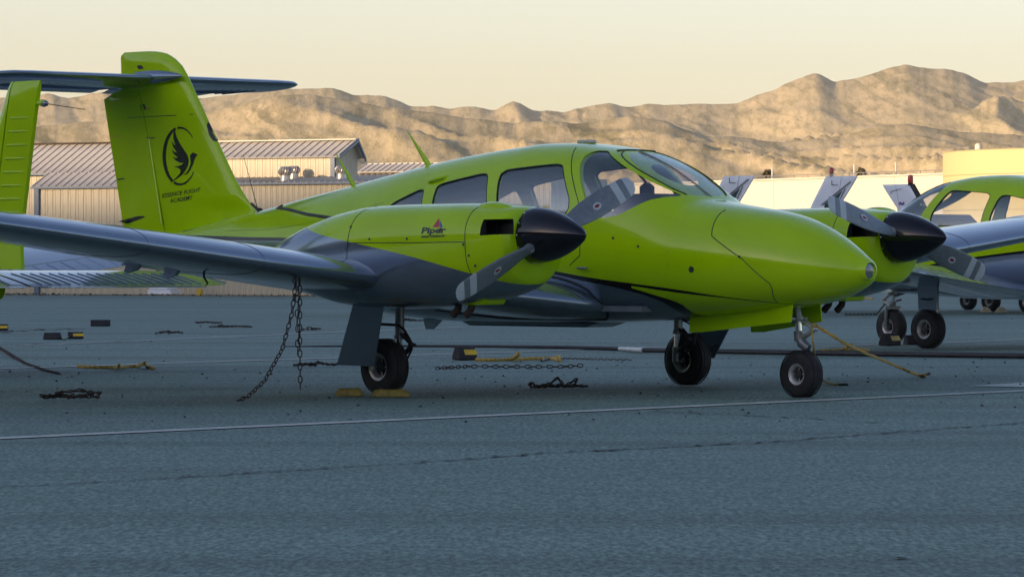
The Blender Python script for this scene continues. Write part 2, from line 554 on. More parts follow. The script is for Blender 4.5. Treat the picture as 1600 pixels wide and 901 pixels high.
def glazed_fuselage(root, st, skin, holes, shield, glass_m, tint_m=None):
    """hollow fuselage with cut window openings, seals and panes of its own"""
    x0, x1 = st[-1][0], st[0][0]
    xs = np.unique(np.concatenate([np.linspace(x0, x1, 110), np.linspace(.7, 1.8, 50), cos_space(x1 - .4, x1, 26)[8:]]))
    P = loft(st, xs, 112)
    ref = bvh_of(P)
    mb = MB().grid(P)
    mb.grid(loft(st, np.linspace(-1.5, 1.85, 60), 72, 0, .028), 1, flip=True)
    me = bpy.data.meshes.new('temp')
    me.from_pydata(mb.v, [], mb.f)
    for m in (skin, M_TRIM):
        me.materials.append(m)
    me.polygons.foreach_set('material_index', mb.m)
    cur = bpy.data.objects.new('temp', me)
    COL.objects.link(cur)
    allh = [(n, offset_poly(p, .006), t) for n, p, t in holes]
    cb = MB()
    for n, p, t in allh:
        cb.prism(p, 1, -1, 1, 1)
    if shield:
        cb.prism(shield, 1, -.8, .8, 1)
    cut = temp(cb, [skin, M_TRIM])
    f = boolean(cur, cut, 'DIFFERENCE', 'fuselage', [skin, M_TRIM])
    kill(cur, cut)
    smooth_from(f, ref)
    f.parent = root
    def shell(poly, a, b, name, m, ylo, yhi, inner=None):
        q = np.array(poly)
        lo, hi = max(q[:, 0].min() - .08, x0 + .05), min(q[:, 0].max() + .08, 1.86)
        xx = np.linspace(lo, hi, int(26 + 40 * (hi - lo)))
        s_ = MB().grid(loft(st, xx, 96, 0, a)).grid(loft(st, xx[1:-1], 96, 0, b), flip=True)
        me = bpy.data.meshes.new('temp')
        me.from_pydata(s_.v, [], s_.f)
        so_ = bpy.data.objects.new('temp', me)
        COL.objects.link(so_)
        pr = temp(MB().prism(poly, 1, ylo, yhi), [m])
        o = boolean(so_, pr, 'INTERSECT', name, [m])
        kill(so_, pr)
        if inner is not None:
            pr = temp(MB().prism(inner, 1, -2, 2), [m])
            o2 = boolean(o, pr, 'DIFFERENCE', name, [m])
            kill(o, pr)
            o = o2
        bm = bmesh.new()
        bm.from_mesh(o.data)
        todo, isl = set(bm.verts), []
        while todo:
            st_, cur_ = [todo.pop()], []
            while st_:
                v_ = st_.pop()
                cur_.append(v_)
                for e_ in v_.link_edges:
                    w_ = e_.other_vert(v_)
                    if w_ in todo:
                        todo.discard(w_)
                        st_.append(w_)
            isl.append(cur_)
        big_ = max(len(i_) for i_ in isl) if isl else 0
        for i_ in isl:
            if len(i_) < big_ * .5:
                bmesh.ops.delete(bm, geom=i_, context='VERTS')
        bm.to_mesh(o.data)
        bm.free()
        smooth_from(o, bvh_of(loft(st, xx, 96, 0, a)))
        o.name = name
        o.parent = f
        return o
    for n, p, t in holes:
        for lo, hi in ((-1, -.02), (.02, 1)):
            shell(offset_poly(p, .005), .006, .010, n, tint_m if (t and tint_m) else glass_m, lo, hi)
            shell(offset_poly(p, .0065), -.001, .012, 'window_seal', M_SEAL, lo, hi, offset_poly(p, -.001))
    if shield:
        w = shell(offset_poly(shield, -.001), .004, .008, 'windshield', glass_m, -.8, .8)
    return f, ref
def surf_y(ref, x, z, side):
    h = ref[0].ray_cast(Vector((x, side * 2.0, z)), Vector((0, -side, 0)))
    return h[0]
def seam(ref, pts, sides, r, m, name, parent, dense=6, closed=False):
    """a dark joint line lying on a lofted skin, through (x, z) points"""
    o = None
    for s in sides:
        mb = MB()
        path = []
        for a, b in zip(pts[:-1], pts[1:]):
            for k in range(dense):
                t = k / dense
                path.append((a[0] + (b[0]-a[0])*t, a[1] + (b[1]-a[1])*t))
        path.append(pts[-1])
        q = [surf_y(ref, x, z, s) for x, z in path]
        q = [p for p in q if p is not None]
        if len(q) > 1:
            mb.tube(q, r, 6)
            o = mb.build(name, m, parent)
    return o

# ------------------------------------------------------------------ wings and tails
def foil(c, th, camber=.02):
    """upper and lower ordinate of an airfoil at chord fraction c"""
    t = 5 * th * (.2969*np.sqrt(c) - .126*c - .3516*c**2 + .2843*c**3 - .1015*c**4)
    p = .4
    yc = np.where(c < p, camber/p**2*(2*p*c - c*c), camber/(1-p)**2*((1-2*p) + 2*p*c - c*c))
    return yc + t, yc - t
def foil_grid(secs, c0, c1, n=22, camber=.02, droop=0.0, hinge=None, vertical=False):
    """secs: (span, x leading edge, chord, z, thickness ratio); a closed loop per section"""
    cc = c0 + (c1 - c0) * (1 - np.cos(np.linspace(0, np.pi / 2 if c0 < .01 else np.pi, n))) / (1 if c0 < .01 else 2)
    rows = []
    for (y, xl, ch, z, th) in secs:
        u, l = foil(cc, th, camber)
        up = [(xl - c * ch, a * ch) for c, a in zip(cc[::-1], u[::-1])]
        lo = [(xl - c * ch, a * ch) for c, a in zip(cc[1 if c0 < .01 else 0:], l[1 if c0 < .01 else 0:])]
        pts = up + lo
        if droop:
            hx, hz = xl - c0 * ch, float((foil(np.array([c0]), th, camber)[0] + foil(np.array([c0]), th, camber)[1])[0]) / 2 * ch
            cs, sn = math.cos(droop), math.sin(droop)
            pts = [(hx + (a-hx)*cs - (b-hz)*sn, hz + (a-hx)*sn + (b-hz)*cs) for a, b in pts]
        if vertical:
            rows.append([(a, b, z) for a, b in pts])
        else:
            rows.append([(a, y, z + b) for a, b in pts])
    return np.array(rows)
def lerp_secs(secs, ys):
    s = np.array(secs)
    return [tuple([y] + [float(np.interp(y, s[:, 0], s[:, k])) for k in range(1, s.shape[1])]) for y in ys]
def mirror(P, side):
    Q = P.copy()
    Q[..., 1] *= side
    return Q

def wheel(parent, c, Rr, W, name='wheel', side=-1, rim_r=.5, base=0.0):
    cx, cy, cz = c
    hub = MB().lathe([(-W*.3, .02), (-W*.3, Rr*.16), (W*.3, Rr*.16), (W*.3, .02)], c, 'y', 16)
    h = hub.build(name, M_DARK, parent)
    prof = []
    for k in range(15):
        a = math.pi * (k / 14) - math.pi / 2
        prof.append((W/2 * math.sin(a) * (1 if abs(math.sin(a)) < .9 else .98), Rr*rim_r + (Rr - Rr*rim_r) * max(0, math.cos(a)) ** .55))
    t = MB().lathe(prof, c, 'y', 48, cap=False)
    t.v = [(x, y + (0 if z > base + .03 else (y - cy) * .06), max(z, base + .004)) for x, y, z in t.v]
    for gy in (-.28, -.09, .09, .28):     # tread ribs
        t.lathe([(W*gy - .007, Rr*.985), (W*gy - .005, Rr*1.006), (W*gy + .005, Rr*1.006), (W*gy + .007, Rr*.985)], c, 'y', 48, cap=False)
    t.v = [(x, y, max(z, base + .004)) for x, y, z in t.v]
    t.build('tyre', M_RUB, h)
    r = MB()
    for s in (-1, 1):
        r.lathe([(s*W*.36, Rr*(rim_r+.03)), (s*W*.44, Rr*(rim_r-.01)), (s*W*.40, Rr*(rim_r-.10)), (s*W*.30, Rr*(rim_r-.15)), (s*W*.10, Rr*(rim_r-.17))], c, 'y', 36, cap=False)
        r.lathe([(s*W*.12, Rr*(rim_r-.15)), (s*W*.14, Rr*.2), (s*W*.30, Rr*.17), (s*W*.33, Rr*.10), (s*W*.32, .004)], c, 'y', 30, 1, cap=False)
        for k in range(8):
            a = 2*math.pi*k/8
            r.tube([(cx + math.sin(a)*Rr*.16, cy + s*W*.20, cz + math.cos(a)*Rr*.16), (cx + math.sin(a)*Rr*(rim_r-.16), cy + s*W*.16, cz + math.cos(a)*Rr*(rim_r-.16))], Rr*.03, 5) if k % 2 == 0 else None
    r.build('rim', [M_RIM, M_DARK], h)
    return h
def main_gear(root, x, y, out, ztop, Rr=.202, W=.155, door_m=None, straight=False, quad=None):
    """retractable main leg; out = +1/-1 outboard side"""
    w = wheel(root, (x, y, Rr), Rr, W, 'main_wheel')
    yi = y - out * .13
    s = MB().tube([(x+.02, yi, ztop), (x+.02, yi, .42)], .035, 12).tube([(x+.02, yi, .43), (x+.02, yi, .40)], .042, 12)
    s.tube([(x, yi, .30), (x, yi, Rr - .01), (x, yi + out*.02, Rr), (x, y, Rr)], [.03, .03, .028, .02], 10)
    st = s.build('main_gear_strut', M_STEEL, root)
    MB().tube([(x+.02, yi, .44), (x+.005, yi, .28)], .024, 12).build('oleo_piston', M_CHROME, st)
    t = MB()
    for e in (-.02, .02):
        t.tube([(x+.05, yi + e, .44), (x+.15, yi + e*.4, .36)], .011, 6).tube([(x+.15, yi + e*.4, .36), (x+.03, yi + e, .26)], .011, 6)
    t.tube([(x+.15, yi-.03, .36), (x+.15, yi+.03, .36)], .012, 8)
    t.build('torque_link', M_DARK, st)
    MB().tube([(x+.05, yi+out*.04, .50), (x+.12, yi+out*.05, .47), (x+.17, yi+out*.04, .40), (x+.17, yi+out*.02, .33), (x+.10, yi, .26), (x+.03, yi, .2)], .008, 6).build('brake_hose', M_BLACK, st)
    q = [(x+.29, ztop-.0), (x-.03, ztop-.0), (x-.20, .235), (x+.10, .21)] if not straight else [(x+.13, ztop), (x-.15, ztop), (x-.15, .40), (x+.11, .40)]
    d = MB()
    yo = y + out * (.15 if not straight else .02)
    V = []
    for k, (px, pz) in enumerate(q):
        yy = yo + out * (0 if straight else .16 if pz > .4 else .02)
        if quad:
            px, yy, pz = quad[k][0], out * abs(quad[k][1]), quad[k][2]
        V += [(px, yy, pz), (px, yy + out*.012, pz)]
    d.add(V, [(0, 2, 4, 6), (1, 3, 5, 7), (0, 1, 3, 2), (2, 3, 5, 4), (4, 5, 7, 6), (6, 7, 1, 0)])
    gd = d.build('main_gear_door', door_m or M_GREY, root)
    MB().tube([(x, yi, .50), (x-.02, yo+out*.1, .52)], .012, 6).build('door_rod', M_DARK, gd)
    return st
def nose_gear(root, x, ztop, Rr=.168, W=.12, sides=(-1, 1)):
    w = wheel(root, (x, 0, Rr), Rr, W, 'nose_wheel', rim_r=.46)
    s = MB().tube([(x-.07, 0, ztop), (x-.03, 0, .56)], .03, 12).tube([(x-.035, 0, .565), (x-.03, 0, .535)], .045, 12)
    s.tube([(x-.025, 0, .47), (x-.02, 0, .40)], .036, 12)
    for e in sides:
        s.tube([(x-.02, e*.03, .42), (x-.01, e*.085, .37), (x, e*.088, .28), (x, e*.082, Rr)], [.022, .022, .02, .018], 8)
    if len(sides) == 2:
        s.tube([(x, -.095, Rr), (x, .095, Rr)], .018, 10)
        s.box((x-.02, 0, .40), (.07, .17, .035))
    else:
        s.tube([(x-.02, 0, .44), (x+.01, 0, .385), (x+.06, .01, .35)], [.034, .040, .030], 12)
        s.tube([(x, -.02, Rr), (x, .09, Rr)], .018, 10)
    s.tube([(x-.26, -.02, .60), (x-.06, 0, .545)], .03, 8).tube([(x-.26, .05, .60), (x-.06, 0, .545)], .022, 8)
    st = s.build('nose_gear_strut', M_STEEL, root)
    MB().tube([(x-.03, 0, .54), (x-.024, 0, .46)], .023, 12).build('oleo_piston', M_CHROME, st)
    t = MB()
    for e in (-.025, .025):
        t.tube([(x+.0, e, .555), (x+.115, e*.4, .49)], .010, 6).tube([(x+.115, e*.4, .475), (x+.0, e, .42)], .012, 6)
    t.tube([(x+.115, -.035, .483), (x+.115, .035, .483)], .014, 8)
    t.tube([(x-.03, -.09, .555), (x-.03, .09, .555)], .012, 8)
    t.build('torque_link', M_RIM, st)
    return st

def blade(parent, hub, ang, sgn, name='propeller_blade'):
    rs = [.10, .14, .19, .25, .33, .42, .52, .62, .70, .733, .734, .765, .80, .801, .83, .858, .859, .88, .90, .918, .930, .9375, .94]
    rows, band = [], []
    for r in rs:
        ch = float(np.interp(r, [.1, .14, .25, .4, .55, .7, .85, .90, .92, .93, .94], [.062, .07, .115, .158, .172, .166, .150, .130, .105, .075, .02]))
        th = float(np.interp(r, [.1, .16, .25, .4, .94], [.058, .05, .034, .022, .006]))
        be = R(float(np.interp(r, [.1, .3, .6, .94], [48, 34, 23, 17]))) * sgn
        sw = .006 * math.sin(r * 3)
        ring = []
        for k in range(20):
            a = 2*math.pi*k/20
            c, d = math.cos(a), math.sin(a)
            tt, nn = ch/2*c + sw, th/2 * d * (1 - .25*c) + (.12*th if d > 0 else 0)
            ring.append((nn*math.cos(be) + tt*math.sin(be), tt*math.cos(be) - nn*math.sin(be), r))
        rows.append(ring)
    P = np.array(rows)
    ca, sa = math.cos(ang), math.sin(ang)      # the blade points along (0, ca, sa)
    def tf(Q):
        Q = np.asarray(Q, float)
        o = np.zeros_like(Q)
        o[..., 0] = Q[..., 0] + hub[0]
        o[..., 1] = Q[..., 2]*ca - Q[..., 1]*sa + hub[1]
        o[..., 2] = Q[..., 2]*sa + Q[..., 1]*ca + hub[2]
        return o
    mb = MB().grid(tf(P))
    k = 0
    for i in range(len(rs) - 1):
        rm = (rs[i] + rs[i+1]) / 2
        for j in range(20):
            mb.m[k] = 1 if (.7335 < rm < .8005 or rm > .8585) else 0
            k += 1
    b = mb.build(name, [M_BLADE, M_DWHITE], parent)
    # oval maker's badge lying on the front face
    r0 = .53
    be = R(float(np.interp(r0, [.3, .6], [34, 23]))) * sgn
    for nm, ra, rb, off, m in (('blade_badge', .040, .026, .0185, M_DWHITE), ('badge_print', .026, .012, .0195, M_DRED), ('badge_print', .020, .005, .0205, M_BLACK)):
        D = []
        for q in range(24):
            a = 2*math.pi*q/24
            tt, rr = rb*math.cos(a), r0 + ra*math.sin(a)
            D.append((off*.78*math.cos(be) + tt*math.sin(be), tt*math.cos(be) - off*.78*math.sin(be), rr))
        MB().add(tf(D), [tuple(range(24))]).build(nm, m, b)
    return b

# ------------------------------------------------------------------ lettering and emblems, laid on a surface along the sight line
def tri_poly(pts):
    return tessellate_polygon([[Vector((p[0], p[1], 0)) for p in pts]])
def lay(bv, uv, lift=.002):
    h = bv.ray_cast(Vector(CAM), Vector(ray(*uv)).normalized())
    if h[0] is None:
        return None
    n = h[1] if h[1].dot(Vector(CAM) - h[0]) > 0 else -h[1]
    return h[0] + n * lift
def decal(polys, bv, m, name, parent, lift=.002, sub=3):
    """flat print: finely divided so that it follows the curve of what it lies on"""
    mb = MB()
    bpy.context.view_layer.update()
    MI = parent.matrix_world.inverted()
    for pts in polys:
        for tri in tri_poly(pts):
            a, b, c = (np.array(pts[k], float) for k in tri)
            uv, idx = [], {}
            for i in range(sub + 1):
                for k in range(sub + 1 - i):
                    idx[i, k] = len(uv)
                    uv.append(a + (b - a) * i / sub + (c - a) * k / sub)
            Q = [lay(bv, p, lift) for p in uv]
            hits = [(q - Vector(CAM)).dot(Vector(FW)) for q in Q if q is not None]
            if not hits:
                continue
            dm = sum(hits) / len(hits)
            Q = [q if q is not None else Vector(CAM + ray(*p) * dm) for q, p in zip(Q, uv)]
            F = []
            for i in range(sub):
                for k in range(sub - i):
                    F.append((idx[i, k], idx[i+1, k], idx[i, k+1]))
                    if i + k < sub - 1:
                        F.append((idx[i+1, k], idx[i+1, k+1], idx[i, k+1]))
            mb.add([MI @ q for q in Q], F)
    return mb.build(name, m, parent)
def lettering(text, u, v, width, height, bv, m, name, parent, slope=0.0, shear=0.0, align='LEFT', lift=.002, bold=0.0):
    cu = bpy.data.curves.new('temp', 'FONT')
    cu.body = text
    cu.resolution_u = 3
    cu.offset = bold
    t = bpy.data.objects.new('temp', cu)
    COL.objects.link(t)
    dg = bpy.context.evaluated_depsgraph_get()
    me = bpy.data.meshes.new_from_object(t.evaluated_get(dg))
    bpy.data.objects.remove(t)
    V = np.array([v_.co[:] for v_ in me.vertices])
    V[:, 0] -= V[:, 0].min()
    cap = max(V[:, 1].max(), .01)
    sx, sy = width / V[:, 0].max(), height / cap
    Q = []
    for p in V:
        du, dv = p[0]*sx + p[1]*sy*shear, -p[1]*sy
        q = lay(bv, (u + du, v + dv + du*slope), lift)
        Q.append(q if q is not None else Vector((0, 0, -1)))
    F = [tuple(p.vertices) for p in me.polygons]
    bpy.data.meshes.remove(me)
    return MB().add(Q, F).build(name, m, parent)
def obj_bvh(*obs):
    V, F = [], []
    bpy.context.view_layer.update()
    for o in obs:
        b = len(V)
        V += [o.matrix_world @ v.co for v in o.data.vertices]
        F += [tuple(i + b for i in p.vertices) for p in o.data.polygons]
    return BVHTree.FromPolygons(V, F)

# ================================================================== THE TWIN
twin = thing('twin_engine_airplane', 'lime green twin propeller airplane with T-tail and black spinners, parked in the foreground', 'airplane')
fus, FREF = glazed_fuselage(twin, FUS, M_FUS, [('cabin_window', round_poly(W_REAR), False), ('cabin_window', round_poly(W_MID), False), ('cabin_window', round_poly(W_DOOR), False), ('pilot_window', round_poly(W_FRONT, 2, .15), False)], W_SHIELD, M_GLASS)
# windshield post and black rubber edges
seam(FREF, [(.985, 1.765), (1.10, 1.708), (1.40, 1.569), (1.672, 1.434)], (-1, 1), .006, M_SEAL, 'windshield_seal', fus)
crown = interp_st(FUS, np.linspace(.96, 1.715, 16))
MB().tube([(r_[0], 0, r_[1] + .001) for r_ in crown], .006, 8).build('windshield_post', M_TRIM, fus)
MB().tube([(.975, y, interp_st(FUS, [.975])[0][1] - (abs(y) / .25) ** 3 * .012 + .002) for y in np.linspace(-.2, .2, 9)], .007, 6).build('windshield_seal', M_SEAL, fus)
DOOR = [(.635, 1.79), (.664, 1.772), (.716, 1.728), (.777, 1.656), (.87, 1.528), (.942, 1.421), (.983, 1.342), (1.01, 1.2), (1.0, 1.0), (.9, .93)]
seam(FREF, DOOR, (-1,), .0035, M_SEAL, 'door_seam', fus)
NOSE_S = [(2.078, 1.322), (2.078, 1.304), (2.101, 1.24), (2.115, 1.19), (2.135, 1.136), (2.404, .974), (2.598, .804), (2.60, .764), (2.56, .67)]
seam(FREF, NOSE_S, (-1, 1), .0035, M_SEAL, 'nose_hatch_seam', fus)
for pts in ([(-2.6, 1.21), (-1.98, 1.27), (-1.5, 1.34), (-1.2, 1.405)], [(1.80, 1.36), (1.80, .70)], [(-3.3, 1.2), (-2.6, 1.21)]):
    seam(FREF, pts, (-1, 1), .0012, M_DARK, 'skin_joint', fus)
tp = [surf_y(FREF, x, z, -1) for x, z in [(-2.70, 1.395), (-2.732, 1.375), (-2.5, 1.36), (-2.2, 1.322), (-2.0, 1.305), (-1.8, 1.288), (-1.6, 1.27)]]
MB().tube([p for p in tp if p], .014, 6).build('grey_strap', M_DARK, fus)
# small fittings on the starboard nose
sm = MB()
for x, z, r_ in ((1.995, .902, .022), (1.314, 1.125, .010), (1.539, 1.065, .010), (2.378, .992, .010)):
    p = surf_y(FREF, x, z, -1)
    sm.lathe([(-.004, r_), (.004, r_), (.005, .001)], p, 'y', 14)
sm.build('drain_and_latch', M_DARK, fus)['kind'] = 'stuff'
p = surf_y(FREF, 1.037, .909, -1)
MB().tube([(p[0] - .05, p[1] - .012, p[2] + .004), (p[0] + .06, p[1] - .03, p[2])], .008, 6).build('step_latch', M_STEEL, fus)
p = surf_y(FREF, -.63, 1.568, -1)
MB().tube([(p[0] - .10, p[1] + .004, p[2] - .02), (p[0] - .06, p[1] - .02, p[2] - .006), (p[0] + .05, p[1] - .02, p[2] + .012), (p[0] + .09, p[1] + .012, p[2] + .022)], .013, 8).build('cabin_air_scoop', M_LIME, fus)
# landing light in the nose
MB().lathe([(-.07, .070), (-.006, .066), (.002, .060), (-.014, .053)], (3.238, -.030, .893), 'x', 24, cap=False).build('light_bezel', M_LIME, fus)
MB().lathe([(-.020, .054), (-.010, .050), (-.003, .03), (.0, .001)], (3.238, -.030, .893), 'x', 24).build('landing_light', M_LENS, fus)
# cabin
cab = MB()
cab.box((.2, 0, .62), (2.6, 1.0, .04))
cabin_floor = cab.build('cabin_floor', M_TRIM, twin)
pn = MB().prism([(1.12, .85), (1.12, 1.39), (1.22, 1.44), (1.42, 1.445), (1.60, 1.415), (1.64, 1.36), (1.32, 1.30), (1.32, .85)], 1, -.40, .40)
pn.build('instrument_panel', M_BLACK, twin, bevel=.015)
def seat(x, y, parent, h=1.0):
    s = MB().box((x, y, .80), (.46, .44, .14))
    Mr = Matrix.Rotation(R(-14), 3, 'Y')
    s.box((x - .27, y, 1.08), (.11, .43, .52), 0, Mr)
    o = s.build('seat', M_SEAT, parent, bevel=.04)
    if h > 1.5:
        MB().box((x - .37, y, 1.44), (.09, .26, .17), 0, Mr).build('headrest', M_SEAT, o, bevel=.035)
for x, y, h in ((.72, -.27, 1), (.72, .27, 1), (-.28, -.27, .8), (-.28, .27, .8)):
    seat(x, y, twin, h)
CP_ = unp(1011, 296, 1, .16)
# sun visor and compass behind the windshield, yokes
MB().lathe([(-.05, .03), (-.04, .055), (.02, .055), (.05, .02)], CP_, 'z', 16).tube([CP_ + [0, 0, .04], CP_ + [-.10, 0, .13]], .010, 6).build('compass', M_BLACK, fus)
for y in (-.27, .27):
    MB().tube([(1.19, y, 1.15), (1.02, y, 1.17)], .014, 8).tube([(1.02, y - .13, 1.24), (1.02, y - .14, 1.16), (1.02, y - .06, 1.13), (1.02, y + .06, 1.13), (1.02, y + .14, 1.16), (1.02, y + .13, 1.24)], .014, 8).build('control_yoke', M_BLACK, twin)

# --- rivet rows
def rivets(hit, rows, name, parent, m, step=.034, r=.0032):
    mb = MB()
    for row in rows:
        for a, b in zip(row[:-1], row[1:]):
            n = max(1, int(math.hypot(b[0]-a[0], b[1]-a[1]) / step))
            for k in range(n):
                for s in (-1, 1):
                    h = hit(a[0] + (b[0]-a[0])*k/n, a[1] + (b[1]-a[1])*k/n, s)
                    if h is not None:
                        p = np.array(h)
                        mb.add([p + [r, 0, 0], p + [0, 0, r], p - [r, 0, 0], p - [0, 0, r], p + [0, s*r*.45, 0]], [(0, 1, 4), (1, 2, 4), (2, 3, 4), (3, 0, 4)])
    mb.build(name, m, parent)['kind'] = 'stuff'
M_RIV = mat('rivet_dimple', (.10, .14, .02), .5)
rivets(lambda x, z, s: surf_y(FREF, x, z, s), [[(2.06, 1.30), (2.10, .70)], [(1.78, 1.36), (1.78, .72)], [(1.05, 1.2), (1.05, .78)], [(-1.30, 1.5), (-1.30, .8)], [(-2.2, 1.42), (-2.2, .85)], [(-2.9, 1.30), (-2.9, .95)],
    [(-3.5, 1.20), (-3.5, 1.0)], [(1.78, 1.0), (-.4, 1.12), (-1.3, 1.18)], [(-1.3, 1.18), (-2.2, 1.24), (-3.5, 1.14)], [(1.6, .66), (.9, .66), (.9, .58)], [(.1, 1.70), (-1.3, 1.56), (-2.6, 1.38)]], 'rivet_rows', fus, M_RIV)
# --- wings
WS = [(.50, 1.13, 2.13, .645, .135), (.66, 1.09, 2.08, .655, .14), (.9, .97, 1.95, .685, .142), (1.25, .78, 1.75, .727, .145), (1.6, .69, 1.65, .765, .148), (2.2, .66, 1.61, .835, .15),
      (3.5, .62, 1.55, .981, .15), (4.2, .60, 1.45, 1.06, .148), (5.8, .53, 1.18, 1.239, .14), (6.02, .49, 1.08, 1.265, .13), (6.13, .41, .90, 1.279, .11), (6.185, .29, .60, 1.287, .08), (6.20, .17, .28, 1.29, .05)]
wings = []
for sd in (-1, 1):
    ys = list(np.linspace(.5, 1.3, 12)) + list(np.linspace(1.45, 5.8, 22)) + [5.9, 5.96, 6.02, 6.08, 6.13, 6.16, 6.185, 6.20]
    inner, outer = [y for y in ys if y <= 5.70], [y for y in ys if y >= 5.55]
    w = MB().grid(mirror(foil_grid(lerp_secs(WS, inner), 0, .755), sd), flip=sd < 0).grid(mirror(foil_grid(lerp_secs(WS, outer), 0, 1.0), sd), flip=sd < 0)
    wg = w.build('wing', M_GREY, twin)
    wings.append(wg)
    MB().grid(mirror(foil_grid(lerp_secs(WS, np.linspace(.62, 3.28, 8)), .765, 1.0, droop=R(3)), sd)).build('flap', M_GREY, wg)
    MB().grid(mirror(foil_grid(lerp_secs(WS, np.linspace(3.31, 5.54, 8)), .765, 1.0), sd)).build('aileron', M_GREY, wg)
    for yy in (1.0, 3.15, 3.5, 5.2):
        s_ = lerp_secs(WS, [yy])[0]
        xh, zh = s_[1] - .74*s_[2], s_[3] - .05
        MB().prism([(xh + .08, zh - .0), (xh + .05, zh - .03), (xh - .06, zh - .055), (xh - .09, zh - .04), (xh - .06, zh + .02)], 1, sd*yy - .012, sd*yy + .012).build('hinge_bracket', M_GREY, wg)
    # tie-down ring, fuel drain, pitot blade, joint lines
    MB().tube([(.05, sd*3.35, .89), (.05, sd*3.35, .85), (.09, sd*3.35, .81), (.05, sd*3.35, .77), (.01, sd*3.35, .81), (.05, sd*3.35, .85)], .008, 6).build('tie_down_ring', M_DARK, wg)
    jl = MB()
    for yy in (1.62, 3.3, 4.3, 5.6):
        s_ = lerp_secs(WS, [yy])[0]
        c = np.linspace(.0, .75, 24) ** 1.5
        u, l = foil(c, s_[4])
        jl.tube([(s_[1] - k*s_[2], sd*yy, s_[3] + q*s_[2] + .0005) for k, q in zip(c, u)], .0018, 4)
        jl.tube([(s_[1] - k*s_[2], sd*yy, s_[3] + q*s_[2] - .0005) for k, q in zip(c, l)], .0018, 4)
    jl.build('skin_joint', M_DARK, wg)['kind'] = 'stuff'
    # black rubber seal round the wing root where it meets the body
    rp = []
    s_ = lerp_secs(WS, [.60])[0]
    c = np.concatenate([np.linspace(.85, 0, 26), np.linspace(0.01, .85, 26)])
    for i, k in enumerate(c):
        a, b_ = foil(np.array([k]), s_[4] * 1.12)
        h = surf_y(FREF, s_[1] + .02 - k*s_[2], s_[3] + float((a if i < 26 else b_)[0]) * s_[2] + (.012 if i < 26 else -.012), sd)
        if h is not None and h[2] > .535:
            rp.append(h)
    MB().tube(rp, .011, 6).build('wing_root_seal', M_SEAL, wg)
MB().prism([(-1.02, .55), (-1.28, .55), (-1.24, .44), (-1.17, .44)], 1, -.012, .012).build('belly_antenna', M_GREY, fus)
MB().prism([(-.75, .52), (.75, .515), (.60, .475), (-.62, .475)], 1, -.16, .16).build('belly_fairing', M_GREY, fus, bevel=.02)

